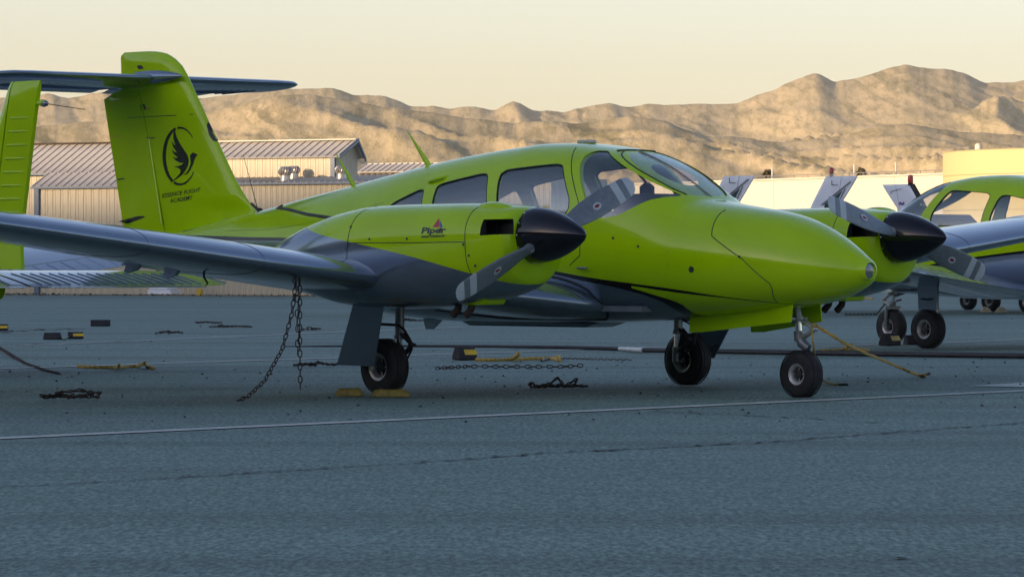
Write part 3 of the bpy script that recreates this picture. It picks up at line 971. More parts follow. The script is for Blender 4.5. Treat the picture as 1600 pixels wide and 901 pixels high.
# --- engines
def nacelle(sd):
    yc = sd * 1.907
    xs = np.unique(np.concatenate([np.linspace(-.98, 1.7, 60), np.linspace(1.7, 1.835, 12)]))
    P = loft(NAC, xs, 80, yc)
    ref = bvh_of(P)
    me_b = MB().grid(P)
    body = temp(me_b, [M_NAC, M_BLACK])
    cut = MB()
    for e in (-1, 1):
        V = []
        for x_, y0, y1, z0, z1 in ((1.655, .17, .45, 1.135, 1.245), (1.98, .235, .45, 1.150, 1.250)):
            V += [(x_, yc + e*y0, z0), (x_, yc + e*y1, z0), (x_, yc + e*y1, z1), (x_, yc + e*y0, z1)]
        cut.add(V, [(0, 1, 2, 3), (7, 6, 5, 4), (0, 4, 5, 1), (1, 5, 6, 2), (2, 6, 7, 3), (3, 7, 4, 0)], 1)
        cut.box((1.60, yc + e*.24, 1.19), (.30, .10, .09), 1)
    ct = temp(cut, [M_NAC, M_BLACK])
    o = boolean(body, ct, 'DIFFERENCE', 'engine_nacelle', [M_NAC, M_BLACK], True)
    kill(body, ct)
    for p_ in o.data.polygons:
        d_ = ref[0].find_nearest(p_.center)[3]
        p_.material_index = 1 if d_ > .004 and p_.center.x < 1.822 else 0
    smooth_from(o, ref)
    o.parent = twin
    for pts in ([(.385, 1.345), (.38, 1.20), (.37, 1.0), (.37, .70)], [(1.50, 1.34), (1.52, 1.25), (1.53, 1.10), (1.535, .95), (1.56, .80)], [(.38, 1.088), (1.0, 1.088), (1.53, 1.092)]):
        for s in (-1, 1):
            mb = MB()
            q = []
            for (a, b) in zip(pts[:-1], pts[1:]):
                for k in range(6):
                    x_, z_ = a[0] + (b[0]-a[0])*k/6, a[1] + (b[1]-a[1])*k/6
                    h = ref[0].ray_cast(Vector((x_, yc + s*2, z_)), Vector((0, -s, 0)))
                    if h[0]:
                        q.append(h[0])
            h = ref[0].ray_cast(Vector((pts[-1][0], yc + s*2, pts[-1][1])), Vector((0, -s, 0)))
            if h[0]:
                q.append(h[0])
            mb.tube(q, .0032, 6)
            mb.build('cowl_seam', M_SEAL, o)
    sc_ = MB()
    for x_, z_ in ((.385, 1.075), (1.515, 1.075), (1.56, 1.0), (1.60, .93), (.38, .97), (.37, .90), (1.3, 1.18), (.60, 1.115), (.98, 1.115), (.38, 1.2)):
        for s in (-1, 1):
            h = ref[0].ray_cast(Vector((x_, yc + s*2, z_)), Vector((0, -s, 0)))
            if h[0]:
                sc_.lathe([(-.004, .009), (.004, .009), (.005, .001)], h[0], 'y', 10)
    sc_.build('cowl_screw', M_DARK, o)['kind'] = 'stuff'
    rivets(lambda x, z, s: (lambda h: h[0])(ref[0].ray_cast(Vector((x, yc + s*2, z)), Vector((0, -s, 0)))), [[(.33, 1.33), (.33, .70)], [(.43, 1.07), (.43, .70)], [(.12, 1.30), (.12, 1.0)], [(-.25, 1.20), (-.25, 1.0)], [(.33, 1.04), (-.5, 1.02)], [(.33, .92), (.05, 1.0), (-.4, .99)], [(1.47, 1.06), (1.47, .80)]], 'rivet_rows', o, M_RIV)
    # bump over the cowl, exhaust stacks, intake scoop, cylinder fins inside the inlet
    B = []
    for t in np.linspace(0, 1, 12):
        rr = .001 + .085 * math.sin(math.pi * t) ** .8
        B.append([(1.36 + .40*t, yc - sd*-.12 + rr*1.2*math.cos(a), 1.318 + rr*.60*math.sin(a)) for a in np.linspace(0, 2*math.pi, 18, endpoint=False)])
    MB().grid(np.array(B)).build('cowl_blister', M_LIME, o)
    for dx in (0, .13):
        MB().tube([(1.15 + dx, yc - sd*-.05, .72), (1.13 + dx, yc - sd*-.05, .63), (1.08 + dx, yc - sd*-.05, .585)], [.024, .026, .027], 12).build('exhaust_stack', M_RUST, o)
    MB().prism([(1.20, .76), (1.48, .80), (1.44, .66), (1.24, .655)], 1, yc - .11, yc + .11).build('intake_scoop', M_LIME, o, bevel=.02)
    sp = [(1.82, .155), (1.826, .187), (1.86, .1915), (1.90, .189), (1.96, .180), (2.03, .163), (2.10, .139), (2.17, .109), (2.23, .078), (2.28, .046), (2.305, .022), (2.316, .004)]
    spin = MB().lathe(sp, (0, yc, 1.137), 'x', 48).build('spinner', M_BLACKG, twin)
    scr = MB()
    for k in range(14):
        a = 2*math.pi*k/14
        scr.lathe([(-.003, .007), (.004, .006), (.005, .001)], (1.853, yc + .192*math.cos(a), 1.137 + .192*math.sin(a)), 'x', 8)
    scr.build('spinner_screw', M_CHROME, spin)['kind'] = 'stuff'
    MB().lathe([(1.80, .15), (1.824, .15)], (0, yc, 1.137), 'x', 32).build('spinner_backplate', M_RIM, spin)
    return o, ref, spin
n_r, NREF, sp_r = nacelle(-1)
n_l, NREF_L, sp_l = nacelle(1)
for sd, ang, sgn in ((-1, R(24.0), -1), (1, math.pi - R(16.5), 1)):
    hub = (1.945, sd*1.907, 1.119 if sd < 0 else 1.125)
    for k in (0, 1):
        b = blade(twin, hub, ang + k*math.pi, sgn)
    cuff = MB()
    for k in (0, 1):
        a = ang + k*math.pi
        cuff.tube([(hub[0], hub[1] + r_*math.cos(a), hub[2] + r_*math.sin(a)) for r_ in (.12, .205)], [.036, .034], 14)
    cuff.build('blade_cuff', M_RIM, sp_r if sd < 0 else sp_l)
for sd in (-1, 1):
    main_gear(twin, .0, sd*1.6, sd, .74, quad=[unp(602, 466, 1, -1.90), unp(557, 462, 1, -1.90), unp(528, 570, 1, -1.79), unp(585, 572, 1, -1.79)])
    # inner wheel-well door
    q = [np.array(unp(a, b, 1, -1.47)) * [1, -sd, 1] for a, b in ((606, 482), (610, 460), (640, 453))]
    MB().add(q + [p + [0, sd*.012, 0] for p in q], [(0, 1, 2), (5, 4, 3), (0, 3, 4, 1), (1, 4, 5, 2), (2, 5, 3, 0)]).build('inner_gear_door', M_RIM, twin)
nose_gear(twin, 2.575, .74, sides=(1,))
# long nose gear doors hanging open on both sides of the bay
for s, x0, x1 in ((-1, 1.66, 2.63), (1, 1.95, 2.62)):
    V = []
    for x_, zt, zb in ((x0, .60, .452), (x0 + .12, .605, .455), (x1, .66, .535)):
        for y_ in (s*.145, s*.155):
            V += [(x_, y_, zt + .02), (x_, y_ + s*.02, zb + (0 if x_ > x0 + .13 or s > 0 else .0))]
    d = MB()
    for i in range(2):
        a = i*4
        d.add([V[a], V[a+1], V[a+5], V[a+4], V[a+2], V[a+3], V[a+7], V[a+6]], [(0, 1, 2, 3), (7, 6, 5, 4), (0, 4, 5, 1), (1, 5, 6, 2), (2, 6, 7, 3), (3, 7, 4, 0)])
    d.build('nose_gear_door', M_LIME, twin)

# --- fin and T-tail
def fin_sec(z, tail=False):
    xl = float(np.interp(z, [1.10, 1.20, 1.29, 1.36, 1.42, 1.48, 1.59, 1.83, 2.06, 2.30, 2.47, 2.55, 2.62, 2.655, 2.675, 2.682], [-2.75, -2.95, -3.12, -3.22, -3.29, -3.35, -3.45, -3.62, -3.78, -3.945, -4.065, -4.135, -4.235, -4.32, -4.42, -4.55]))
    xt = float(np.interp(z, [1.12, 1.26, 1.69, 2.06, 2.32, 2.40, 2.46, 2.60, 2.65, 2.682], [-4.85, -4.88, -4.98, -5.07, -5.13, -5.0, -4.90, -4.905, -4.91, -4.86]))
    xh = float(np.interp(z, [1.12, 1.24, 1.68, 2.24, 2.4, 2.7], [-4.28, -4.31, -4.42, -4.58, -4.63, -4.70]))
    return xl, xh, xt
def fin_half(z, x, xl, xt):
    c = min(max((xl - x) / (xl - xt), 0), 1)
    th = .085 * (1 if z < 2.6 else max(.12, ((2.684 - z) / .084) ** .5))
    sc_ = min(1, .35 + 1.4 * c) if z < 1.45 else 1
    t = 5*th*(.2969*math.sqrt(c) - .126*c - .3516*c*c + .2843*c**3 - .1036*c**4)
    return max(t * 1.35 * sc_, .003)
rows = []
zs = list(np.linspace(1.10, 2.55, 30)) + [2.58, 2.61, 2.635, 2.655, 2.668, 2.677, 2.682]
for z in zs:
    xl, xh, xt = fin_sec(z)
    back = xh if z < 2.36 else xt
    cs_ = (1 - np.cos(np.linspace(0, math.pi, 20))) / 2
    X = [xl + (back - xl)*c for c in cs_]
    up = [(x_, -fin_half(z, x_, xl, xt), z) for x_ in X]
    lo = [(x_, fin_half(z, x_, xl, xt), z) for x_ in X[::-1][1 if z >= 2.36 and 0 else 0:]]
    rows.append(up + lo)
fin = MB().grid(np.array(rows)).build('vertical_fin', M_LIME, twin)
rows = []
for z in list(np.linspace(1.13, 2.30, 22)) + [2.35, 2.385]:
    xl, xh, xt = fin_sec(z)
    if z > 2.32:
        xt = -5.13 + (z - 2.32) * 4.2
    X = np.linspace(xh - .008, xt, 10)
    up = [(x_, -fin_half(z, x_, xl, xt) - .001, z) for x_ in X]
    lo = [(x_, fin_half(z, x_, xl, xt) + .001, z) for x_ in X[::-1]]
    rows.append(up + lo)
rud = MB().grid(np.array(rows)).build('rudder', M_LIME, twin)
TS = [(.02, -4.33, .80, 2.455, .11), (.3, -4.34, .79, 2.455, .11), (1.30, -4.37, .76, 2.46, .105), (1.48, -4.40, .72, 2.463, .10), (1.57, -4.47, .60, 2.466, .09), (1.62, -4.58, .42, 2.468, .07), (1.635, -4.68, .22, 2.469, .05)]
for sd in (-1, 1):
    ysq = list(np.linspace(.02, 1.3, 8)) + [1.36, 1.42, 1.48, 1.53, 1.57, 1.60, 1.62, 1.632]
    sg = mirror(foil_grid(lerp_secs(TS, ysq), 0, 1.0, camber=0), sd)
    sg[..., 2] -= .085 * (-4.34 - sg[..., 0])      # trailing edge hanging a little
    st_ = MB().grid(sg).build('stabilator', M_GREY, twin)
    MB().grid(mirror(foil_grid([(.06, -5.09, .15, 2.392, .10), (1.05, -5.09, .15, 2.392, .10), (1.16, -5.10, .06, 2.392, .10)], 0, 1.0, n=8, camber=0, droop=R(14)), sd)).build('anti_servo_tab', M_GREY, st_)
    rb = MB()
    for k in range(14):
        yy = sd * (.12 + k*.085)
        rb.tube([(-4.62, yy, 2.418), (-4.82, yy, 2.424), (-5.05, yy, 2.437)], .004, 4)
    rb.v = [(x, y, z - .085*(-4.34 - x)) for x, y, z in rb.v]
    rb.build('stiffener_ridge', M_GREY, st_)['kind'] = 'stuff'
pr = [(-4.03, .002), (-4.05, .012), (-4.10, .026), (-4.2, .044), (-4.33, .055), (-4.45, .058), (-4.6, .05)]
for sd in (-1, 1):
    MB().lathe(pr if sd < 0 else [(-4.24, .003), (-4.3, .03), (-4.4, .045), (-4.6, .04)], (0, sd*.085, 2.462), 'x', 20).build('stabilator_fairing', M_GREY, twin)
# fittings on the fin
FB = obj_bvh(fin, rud)
for i, (poly, m, nm) in enumerate([
        ([(219, 163.5), (226, 162.5), (229, 171), (221, 173)], M_BLACK, 'hinge_cutout'), ([(229, 169), (235, 168.5), (235, 171.5), (229.5, 172)], M_YSTR, 'hinge_bolt'),
        ([(214, 103), (221, 102), (225, 107), (217, 108.5)], M_BLACK, 'hinge_cutout'), ([(199, 183.8), (302, 178.2), (302, 179.6), (199, 184.6)], M_DARK, 'fin_seam'),
        ([(228, 215.2), (242, 214.8), (242, 216.6), (230, 216.8)], M_BLACK, 'hinge_cutout'), ([(172, 213), (192, 212.6), (192, 214), (172, 214)], M_YSTR, 'static_wick_base'),
        ([(184, 279.5), (195, 278), (195, 280), (184, 281.5)], M_DARK, 'small_placard'), ([(184, 346), (216, 337.5), (227, 337.5), (225, 340), (206, 347), (199, 349)], M_BLACK, 'rudder_horn'),
        ([(323, 195), (326, 191), (341, 219), (338, 221), (333, 220), (327, 212)], M_DARK, 'fin_boot_patch')]):
    decal([poly], FB, m, nm, fin, .003)
MB().tube([(-4.325, -.050, 1.26), (-4.425, -.05, 1.69), (-4.49, -.048, 1.96)], .010, 6).build('rudder_hinge_ridge', M_LIME, fin)
sk = [unp(287, 362, 1, -.10), unp(348, 346.5, 1, -.08), unp(405, 330.5, 1, -.03)]
MB().tube([Vector(p) for p in sk], .006, 5).build('fin_root_seam', M_SEAL, fin)
Zx = lambda x, y: (220 + x/6.008, 180 + y/6.008)
ring = []
K = 44
for side in (0, 1):
    rng_k = range(K + 1) if side == 0 else range(K, -1, -1)
    for k in rng_k:
        t = k / K
        a = R(38) + t * R(290)
        w = 30 * max(0.0, math.sin(math.pi * min(1, max(0, t * .94 + .03)))) ** .8 + 1
        f = 1 if side == 0 else 0
        ex, ey = 160 - (0 if f else w), 276 - (0 if f else w * .95)
        ring.append(Zx(366 + ex*math.cos(a), 384 - ey*math.sin(a)))
def band_polys(pts):
    n = len(pts) // 2
    o, i = pts[:n], pts[n:][::-1]
    return [[o[k], o[k+1], i[k+1], i[k]] for k in range(n - 1)]
WING_P = [(318, 130), (335, 200), (370, 270), (410, 330), (440, 375), (452, 420), (446, 470), (420, 520), (390, 560), (340, 598), (268, 645), (330, 590), (370, 545), (376, 515), (360, 500), (315, 482), (350, 479), (385, 465), (407, 445), (375, 448), (330, 425), (297, 388), (330, 402), (352, 400), (310, 365), (292, 318), (320, 345), (342, 350), (305, 300), (291, 240), (315, 275), (327, 285), (308, 220), (308, 170)]
BODY_P = [(465, 375), (490, 350), (512, 358), (535, 370), (520, 388), (505, 415), (492, 460), (465, 515), (435, 555), (400, 564), (425, 545), (455, 500), (470, 450), (466, 405)]
# the ring is left open where the bird crosses it
bands = [b for k, b in enumerate(band_polys(ring)) if not (9 <= k <= 9 or k == 31)]
decal(bands, FB, M_DECAL, 'emblem_ring', fin, .003)
decal([[Zx(*p) for p in WING_P], [Zx(*p) for p in BODY_P]], FB, M_DECAL, 'emblem_bird', fin, .003)
lettering('ESSENCE FLIGHT', *Zx(205, 776), 59.5, 6.4, FB, M_DECAL, 'lettering', fin, slope=-.165, shear=.02, lift=.003, bold=.006)
lettering('ACADEMY', *Zx(277, 825), 35.0, 6.6, FB, M_DECAL, 'lettering', fin, slope=-.165, shear=.02, lift=.003, bold=.006)
NB = obj_bvh(n_r)
PX = lambda x, y: (600 + x*.2219, 290 + y*.2220)
decal([[PX(388, 230), PX(343, 293), PX(392, 293)]], NB, M_DRED, 'logo_triangle', n_r)
decal([[PX(393, 240), PX(396, 293), PX(416, 293)]], NB, M_DBLUE, 'logo_triangle', n_r)
lettering('Piper', *PX(263, 337), 37.5, 9.4, NB, M_DECAL, 'lettering', n_r, slope=-.03, shear=.25, bold=.03)
decal([[PX(262, 352), PX(428, 346), PX(428, 349), PX(262, 355)], [PX(262, 359), PX(320, 357), PX(320, 364), PX(262, 366)], [PX(328, 356), PX(428, 352), PX(428, 360), PX(328, 363)]], NB, M_DARK, 'small_print', n_r)
# --- aerials
def fin_aerial(base, tip, ch, name, m=M_LIME):
    b, t = np.array(base), np.array(tip)
    V = []
    for p, c, w in ((b - (t - b)*.05, ch, .012), (b*.35 + t*.65, ch*.42, .008), (t, ch*.12, .004)):
        V += [p + [c*.5, 0, 0], p + [0, w, 0], p - [c*.5, 0, 0], p - [0, w, 0]]
    MB().grid(np.array(V).reshape(3, 4, 3), smooth=False).build(name, m, fus)
fin_aerial((-1.20, 0, 1.675), (-1.46, 0, 1.965), .085, 'blade_antenna')
fin_aerial((-2.06, 0, 1.545), (-2.27, 0, 1.80), .075, 'blade_antenna')
MB().tube([(-3.18, 0, 1.32), (-3.28, 0, 1.58), (-3.37, 0, 1.80)], [.004, .003, .002], 5).build('whip_antenna', M_DARK, fus)
MB().tube([(-3.24, -.03, 1.42), (-3.14, -.04, 1.36), (-3.12, -.02, 1.345)], .010, 6).tube([(-3.17, 0, 1.36), (-3.03, -.03, 1.365)], .008, 6).tube([(-3.17, -.03, 1.30), (-3.17, 0, 1.38)], .022, 6).build('antenna_mount', M_BLACK, fus)
MB().box((.47, 0, 1.84), (.14, .07, .026)).build('roof_antenna_puck', M_RIM, fus, bevel=.008)
MB().lathe([(0, .04), (.018, .03), (.024, .004)], (-.05, 0, 1.808), 'z', 16).build('roof_antenna_puck', M_LIME, fus)

# ================================================================== GROUND
def asphalt():
    m, nt, b = nodes('weathered_asphalt')
    fine = noise(nt, 46, 3, .75, along=(1, .22))
    mid = noise(nt, 13, 5, .75, along=(1, .35))
    big = noise(nt, .35, 5, .6, along=(.35, .9))
    band = noise(nt, 1.0, 4, .6, along=(.03, .8))
    c = ramp(nt, fine, [(.33, (.070, .110, .096)), (.49, (.140, .212, .180)), (.66, (.245, .345, .29))])
    c = mixc(nt, 1.0, c, ramp(nt, mid, [(.32, (.84, .85, .86)), (.68, (1.13, 1.12, 1.11))]), 'MULTIPLY')
    c = mixc(nt, 1.0, c, ramp(nt, big, [(.35, (.86, .85, .83)), (.65, (1.06, 1.06, 1.06))]), 'MULTIPLY')
    c = mixc(nt, 1.0, c, ramp(nt, band, [(.36, (.78, .78, .78)), (.5, (1, 1, 1)), (.7, (1.10, 1.10, 1.10))]), 'MULTIPLY')
    spots = ramp(nt, noise(nt, 1.7, 2, .5), [(.70, (1, 1, 1)), (.78, (.62, .62, .62))])
    c = mixc(nt, 1.0, c, spots, 'MULTIPLY')
    nt.links.new(c, b.inputs['Base Color'])
    b.inputs['Roughness'].default_value = .78
    b.inputs['Specular IOR Level'].default_value = .38
    bump(nt, b, noise(nt, 80, 5, .75), .55, .006)
    return m
M_ASPH = asphalt()
M_DIRT = mat('dry_ground', (.24, .19, .12), .95, var=.35, scale=.6, bmp=.5, bscale=4)
def sheet(name, pts, m, z):
    o = MB().add([(p[0], p[1], z) for p in pts], [tuple(range(len(pts)))]).build(name, m)
    o['kind'] = 'structure'
    return o
B = 9300
sheet('ground', [(-B, -B), (B, -B), (B, B), (-B, B)], M_DIRT, -.012)
far_edge = [np.array(G(u, t)) for u, t in ((-6000, 160), (-600, 126), (58, 119.6), (640, 111), (900, 150), (2200, 190), (9000, 240))]
sheet('apron', [G(-30000, -120), G(30000, -120)] + far_edge[::-1], M_ASPH, 0.0) if False else None
near = [CAM + AX*-130 + RX*k for k in (-160, 160)]
sheet('apron', [near[0], near[1]] + far_edge[::-1], M_ASPH, -.004)
M_LINE = mat('worn_white_marking', (.46, .47, .42), .8, var=.22, scale=5)
M_CRACK = mat('tar_crack', (.06, .07, .068), .85, var=.3)
def strip(name, pts, w, m, z, jit=0.0, kind='structure'):
    P = [np.array(p, float)[:2] for p in pts]
    V, F = [], []
    for i, p in enumerate(P):
        d = P[min(i+1, len(P)-1)] - P[max(i-1, 0)]
        d /= np.linalg.norm(d)
        n = np.array([-d[1], d[0]])
        ww = w * (1 + (random.uniform(-jit, jit) if jit else 0)) / 2
        V += [(*(p + n*ww), z), (*(p - n*ww), z)]
    F = [(2*i, 2*i+1, 2*i+3, 2*i+2) for i in range(len(P)-1)]
    o = MB().add(V, F).build(name, m)
    o['kind'] = kind
    return o
def pix_line(uv):
    return [unp(u, v) for u, v in uv]
def extend(P, k):
    a, b = np.array(P[0]), np.array(P[-1])
    return [a - (b-a)*k] + list(P) + [b + (b-a)*k]
strip('painted_line', extend(pix_line([(0, 684), (1600, 610)]), .8), .17, M_LINE, .001)
strip('painted_line', extend(pix_line([(0, 575.5), (480, 560), (872, 547)]), .25), .17, M_LINE, .001)
strip('painted_line', pix_line([(0, 541), (300, 528.5), (540, 517.5), (720, 511)]), .15, M_LINE, .001)
strip('painted_line', pix_line([(1290, 541), (1480, 535), (1600, 529.5), (1900, 517)]), .13, M_LINE, .001)
strip('painted_line', pix_line([(1555, 603.5), (1600, 601), (1700, 595)]), .5, M_LINE, .001)
def crack(uv, w, n=40):
    out = []
    for a, b in zip(uv[:-1], uv[1:]):
        for k in range(n):
            t = k / n
            out.append((a[0] + (b[0]-a[0])*t, a[1] + (b[1]-a[1])*t + random.gauss(0, .7)))
    return strip('pavement_crack', pix_line(out), w, M_CRACK, .0015, .7)
crack([(-60, 762), (120, 754), (330, 742), (560, 727), (740, 716), (860, 706)], .014)
crack([(860, 706), (1060, 697), (1230, 688), (1400, 674), (1660, 655)], .019)
crack([(1020, 641), (1200, 650), (1420, 661)], .012)
crack([(120, 690), (190, 689)], .02, 10)
crack([(-10, 519), (60, 515), (150, 513)], .05, 14)
crack([(1390, 871), (1432, 872)], .022, 8)
crack([(0, 540), (90, 536), (250, 532)], .03, 14)

# ================================================================== OTHER AIRPLANES
def tail_fin(root, prof, hinge, th, m, name='vertical_fin', rname='rudder', top_round=True):
    """prof: list of (z, x leading, x trailing); hinge: x at bottom and top"""
    z0, z1 = prof[0][0], prof[-1][0]
    P = np.array(prof)
    zs = list(np.linspace(z0, z1 - .05, 12)) + [z1 - .03, z1 - .015, z1 - .004, z1]
    rf, rr = [], []
    for z in zs:
        xl, xt = np.interp(z, P[:, 0], P[:, 1]), np.interp(z, P[:, 0], P[:, 2])
        xh = hinge[0] + (hinge[1] - hinge[0]) * (z - z0) / (z1 - z0)
        q = min(1, max(.05, (z1 - z) / .05)) ** .5
        f = lambda x: max(.5 * th * q * min(1.0, (abs(xl - x) / .12 + .02)) ** .5 * (.35 + .65 * max(0, (x - xt)) / (xl - xt)), .003)
        X = xl + (xh + .01 - xl) * (1 - np.cos(np.linspace(0, math.pi/2, 10)))
        rf.append([(x, -f(x), z) for x in X] + [(x, f(x), z) for x in X[::-1]])
        X = np.linspace(xh - .006, xt, 6)
        rr.append([(x, -f(x), z) for x in X] + [(x, f(x), z) for x in X[::-1]])
    return MB().grid(np.array(rf)).build(name, m, root), MB().grid(np.array(rr)).build(rname, m, root)
S_FIN = [(.90, -3.55, -4.72), (1.1, -3.80, -4.70), (1.3, -3.98, -4.735), (2.0, -4.42, -4.88), (2.27, -4.57, -4.945)]
SW = [(.50, .92, 1.75, .66, .15), (1.2, .70, 1.60, .74, .15), (3.2, .66, 1.55, .975, .15), (5.0, .52, 1.20, 1.18, .14), (5.22, .44, .98, 1.21, .11), (5.32, .30, .60, 1.22, .07), (5.35, .15, .3, 1.225, .04)]
INC = .075
def inc(P, k=INC, x0=.7):           # incidence: the trailing edge sits lower
    P[..., 2] -= k * (x0 - P[..., 0])
    return P
def inc2(P, sd, k, x0):
    return inc(mirror(P, sd), k, x0)
def light_single(label, O, fwd, body_m, wing_m, glazed=False, group=None, stab_z=.78, fin=S_FIN, fin_m=None, ridges=True):
    root = thing('single_engine_airplane', label, 'airplane', O, math.atan2(fwd[1], fwd[0]), group)
    if glazed:
        f, ref = glazed_fuselage(root, SINGLE, body_m, [('cabin_window', round_poly(W_MID), False), ('cabin_window', round_poly(W_DOOR), False), ('pilot_window', round_poly(W_FRONT, 2, .15), False)], W_SHIELD, M_GLASS)
        seam(ref, [(.985, 1.765), (1.10, 1.708), (1.40, 1.569), (1.672, 1.434)], (-1, 1), .006, M_SEAL, 'windshield_seal', f)
        MB().prism([(1.18, .85), (1.18, 1.33), (1.30, 1.42), (1.50, 1.41), (1.62, 1.36), (1.62, 1.30), (1.32, 1.28), (1.32, .85)], 1, -.50, .50).build('instrument_panel', M_BLACK, root, bevel=.02)
        for x, y in ((.55, -.27), (.55, .27)):
            seat(x, y, root)
        MB().lathe([(-.05, .03), (-.04, .05), (.03, .05), (.05, .03)], (1.22, .10, 1.555), 'z', 16).tube([(1.22, .10, 1.6), (1.16, .06, 1.69)], .009, 6).build('compass', M_BLACK, f)
    else:
        f = MB().grid(loft(SINGLE, np.linspace(SINGLE[-1][0], SINGLE[0][0], 70), 40)).build('fuselage', body_m, root)
    MB().lathe([(2.27, .15), (2.30, .165), (2.40, .15), (2.52, .09), (2.60, .02), (2.605, .003)], (0, 0, .98), 'x', 28).build('spinner', wing_m, root)
    for k in (0, 1):
        blade(root, (2.36, 0, .98), R(8) + k*math.pi, 1)
    for sd in (-1, 1):
        ysq = list(np.linspace(.5, 5.0, 16)) + [5.1, 5.18, 5.24, 5.29, 5.32, 5.345, 5.35]
        w = MB().grid(inc(mirror(foil_grid(lerp_secs(SW, [y for y in ysq if y < 5.05]), 0, .775), sd))).grid(inc(mirror(foil_grid(lerp_secs(SW, [y for y in ysq if y >= 4.9]), 0, 1.0), sd))).build('wing', wing_m, root)
        for nm, a, b in (('flap', .62, 2.68), ('aileron', 2.71, 4.98)):
            MB().grid(inc(mirror(foil_grid(lerp_secs(SW, np.linspace(a, b, 5)), .785, 1.0), sd))).build(nm, wing_m, w)
            if ridges:
                rb = MB()
                for yy in np.arange(a + .08, b, .145):
                    s_ = lerp_secs(SW, [yy])[0]
                    c = np.array([.80, .86, .92, .97])
                    u, l = foil(c, s_[4])
                    rb.tube([(s_[1] - k*s_[2], sd*yy, s_[3] + q*s_[2]) for k, q in zip(c, u)], .0035, 5)
                rb.v = [(x, y, z - INC * (.7 - x)) for x, y, z in rb.v]
                rb.build('stiffener_ridge', wing_m, w)['kind'] = 'stuff'
    TSS = [(.02, -4.02, .80, stab_z, .10), (1.55, -4.04, .78, stab_z, .10), (1.80, -4.10, .66, stab_z, .09), (1.93, -4.25, .38, stab_z, .06), (1.95, -4.35, .2, stab_z, .05)]
    for sd in (-1, 1):
        st_ = MB().grid(inc2(foil_grid(lerp_secs(TSS, [.02, .5, 1.0, 1.5, 1.65, 1.75, 1.82, 1.88, 1.92, 1.94, 1.95]), 0, 1.0, camber=0), sd, .12, -4.02)).build('stabilator', wing_m, root)
        MB().grid(mirror(foil_grid([(.10, -4.80, .15, stab_z - .10, .08), (1.5, -4.80, .15, stab_z - .10, .08)], 0, 1.0, n=8, camber=0), sd)).build('anti_servo_tab', wing_m, st_)
        if ridges:
            rb = MB()
            for yy in np.arange(.14, 1.6, .085):
                rb.tube([(-4.36, sd*yy, stab_z + .042), (-4.55, sd*yy, stab_z + .030), (-4.76, sd*yy, stab_z + .012)], .0035, 5)
            rb.v = [(x, y, z - .12 * (-4.02 - x)) for x, y, z in rb.v]
            rb.build('stiffener_ridge', wing_m, st_)['kind'] = 'stuff'
    fo, ro = tail_fin(root, fin, (-4.30, -4.62), .09, fin_m or body_m)
    for sd in (-1, 1):
        main_gear(root, .0, sd*1.55, sd, .74, Rr=.205, W=.15, door_m=wing_m, straight=True)
    nose_gear(root, 2.02, .72, Rr=.19, W=.14)
    return root, f, fo, ro
AW = -RX * .656 + AX * .755          # parked facing away to the left
TW = RX * .68 - AX * .733            # parked facing the camera to the right
O2 = G(800 + 5.78 / 47.47 * FPX, 47.47)
lime2, _, _, _ = light_single('lime green low wing airplane behind the left engine of the twin, its windshield facing left', O2, AW, M_FUS, M_GREY, glazed=True, stab_z=.86)
lime2.scale = (1.05, 1.05, 1.05)
sO, tO = -6.66, 34.5
O3 = CAM + AX*tO + RX*sO
O3[2] = 0
lime3, f3, fin3, rud3 = light_single('lime green airplane seen from behind at the left edge, only tail and wing in view', O3, AW, M_LIME, M_GREY, stab_z=.87)
rb = MB()
for z in np.arange(1.12, 2.06, .098):
    P = np.array(S_FIN)
    xt = np.interp(z, P[:, 0], P[:, 2])
    xh = -4.30 + (-.32) * (z - .9) / 1.37
    for s in (-1, 1):
        rb.tube([(xh - .05, s*.028, z), ((xh + xt)/2, s*.021, z), (xt + .045, s*.010, z)], .011, 6)
rb.build('stiffener_ridge', M_LIME, rud3)['kind'] = 'stuff'
tl = MB().lathe([(-.05, .02), (-.02, .028), (.08, .006)], (-4.955, 0, 2.105), 'x', 14).build('tail_light', M_LIME, rud3)
MB().lathe([(-.045, .004), (-.03, .02), (0, .026), (.02, .02)], (-4.99, 0, 2.10), 'x', 14).build('light_lens', M_LENS, tl)
MB().tube([(-5.0, 0, 2.10), (-5.22, -.20, 2.055)], .003, 5).build('antenna_wire', M_RUST, rud3)
MB().tube([(-4.2, 0, .68), (-4.3, 0, .66), (-4.36, 0, .62)], .015, 6).build('tail_tie_ring', M_BLACK, f3)

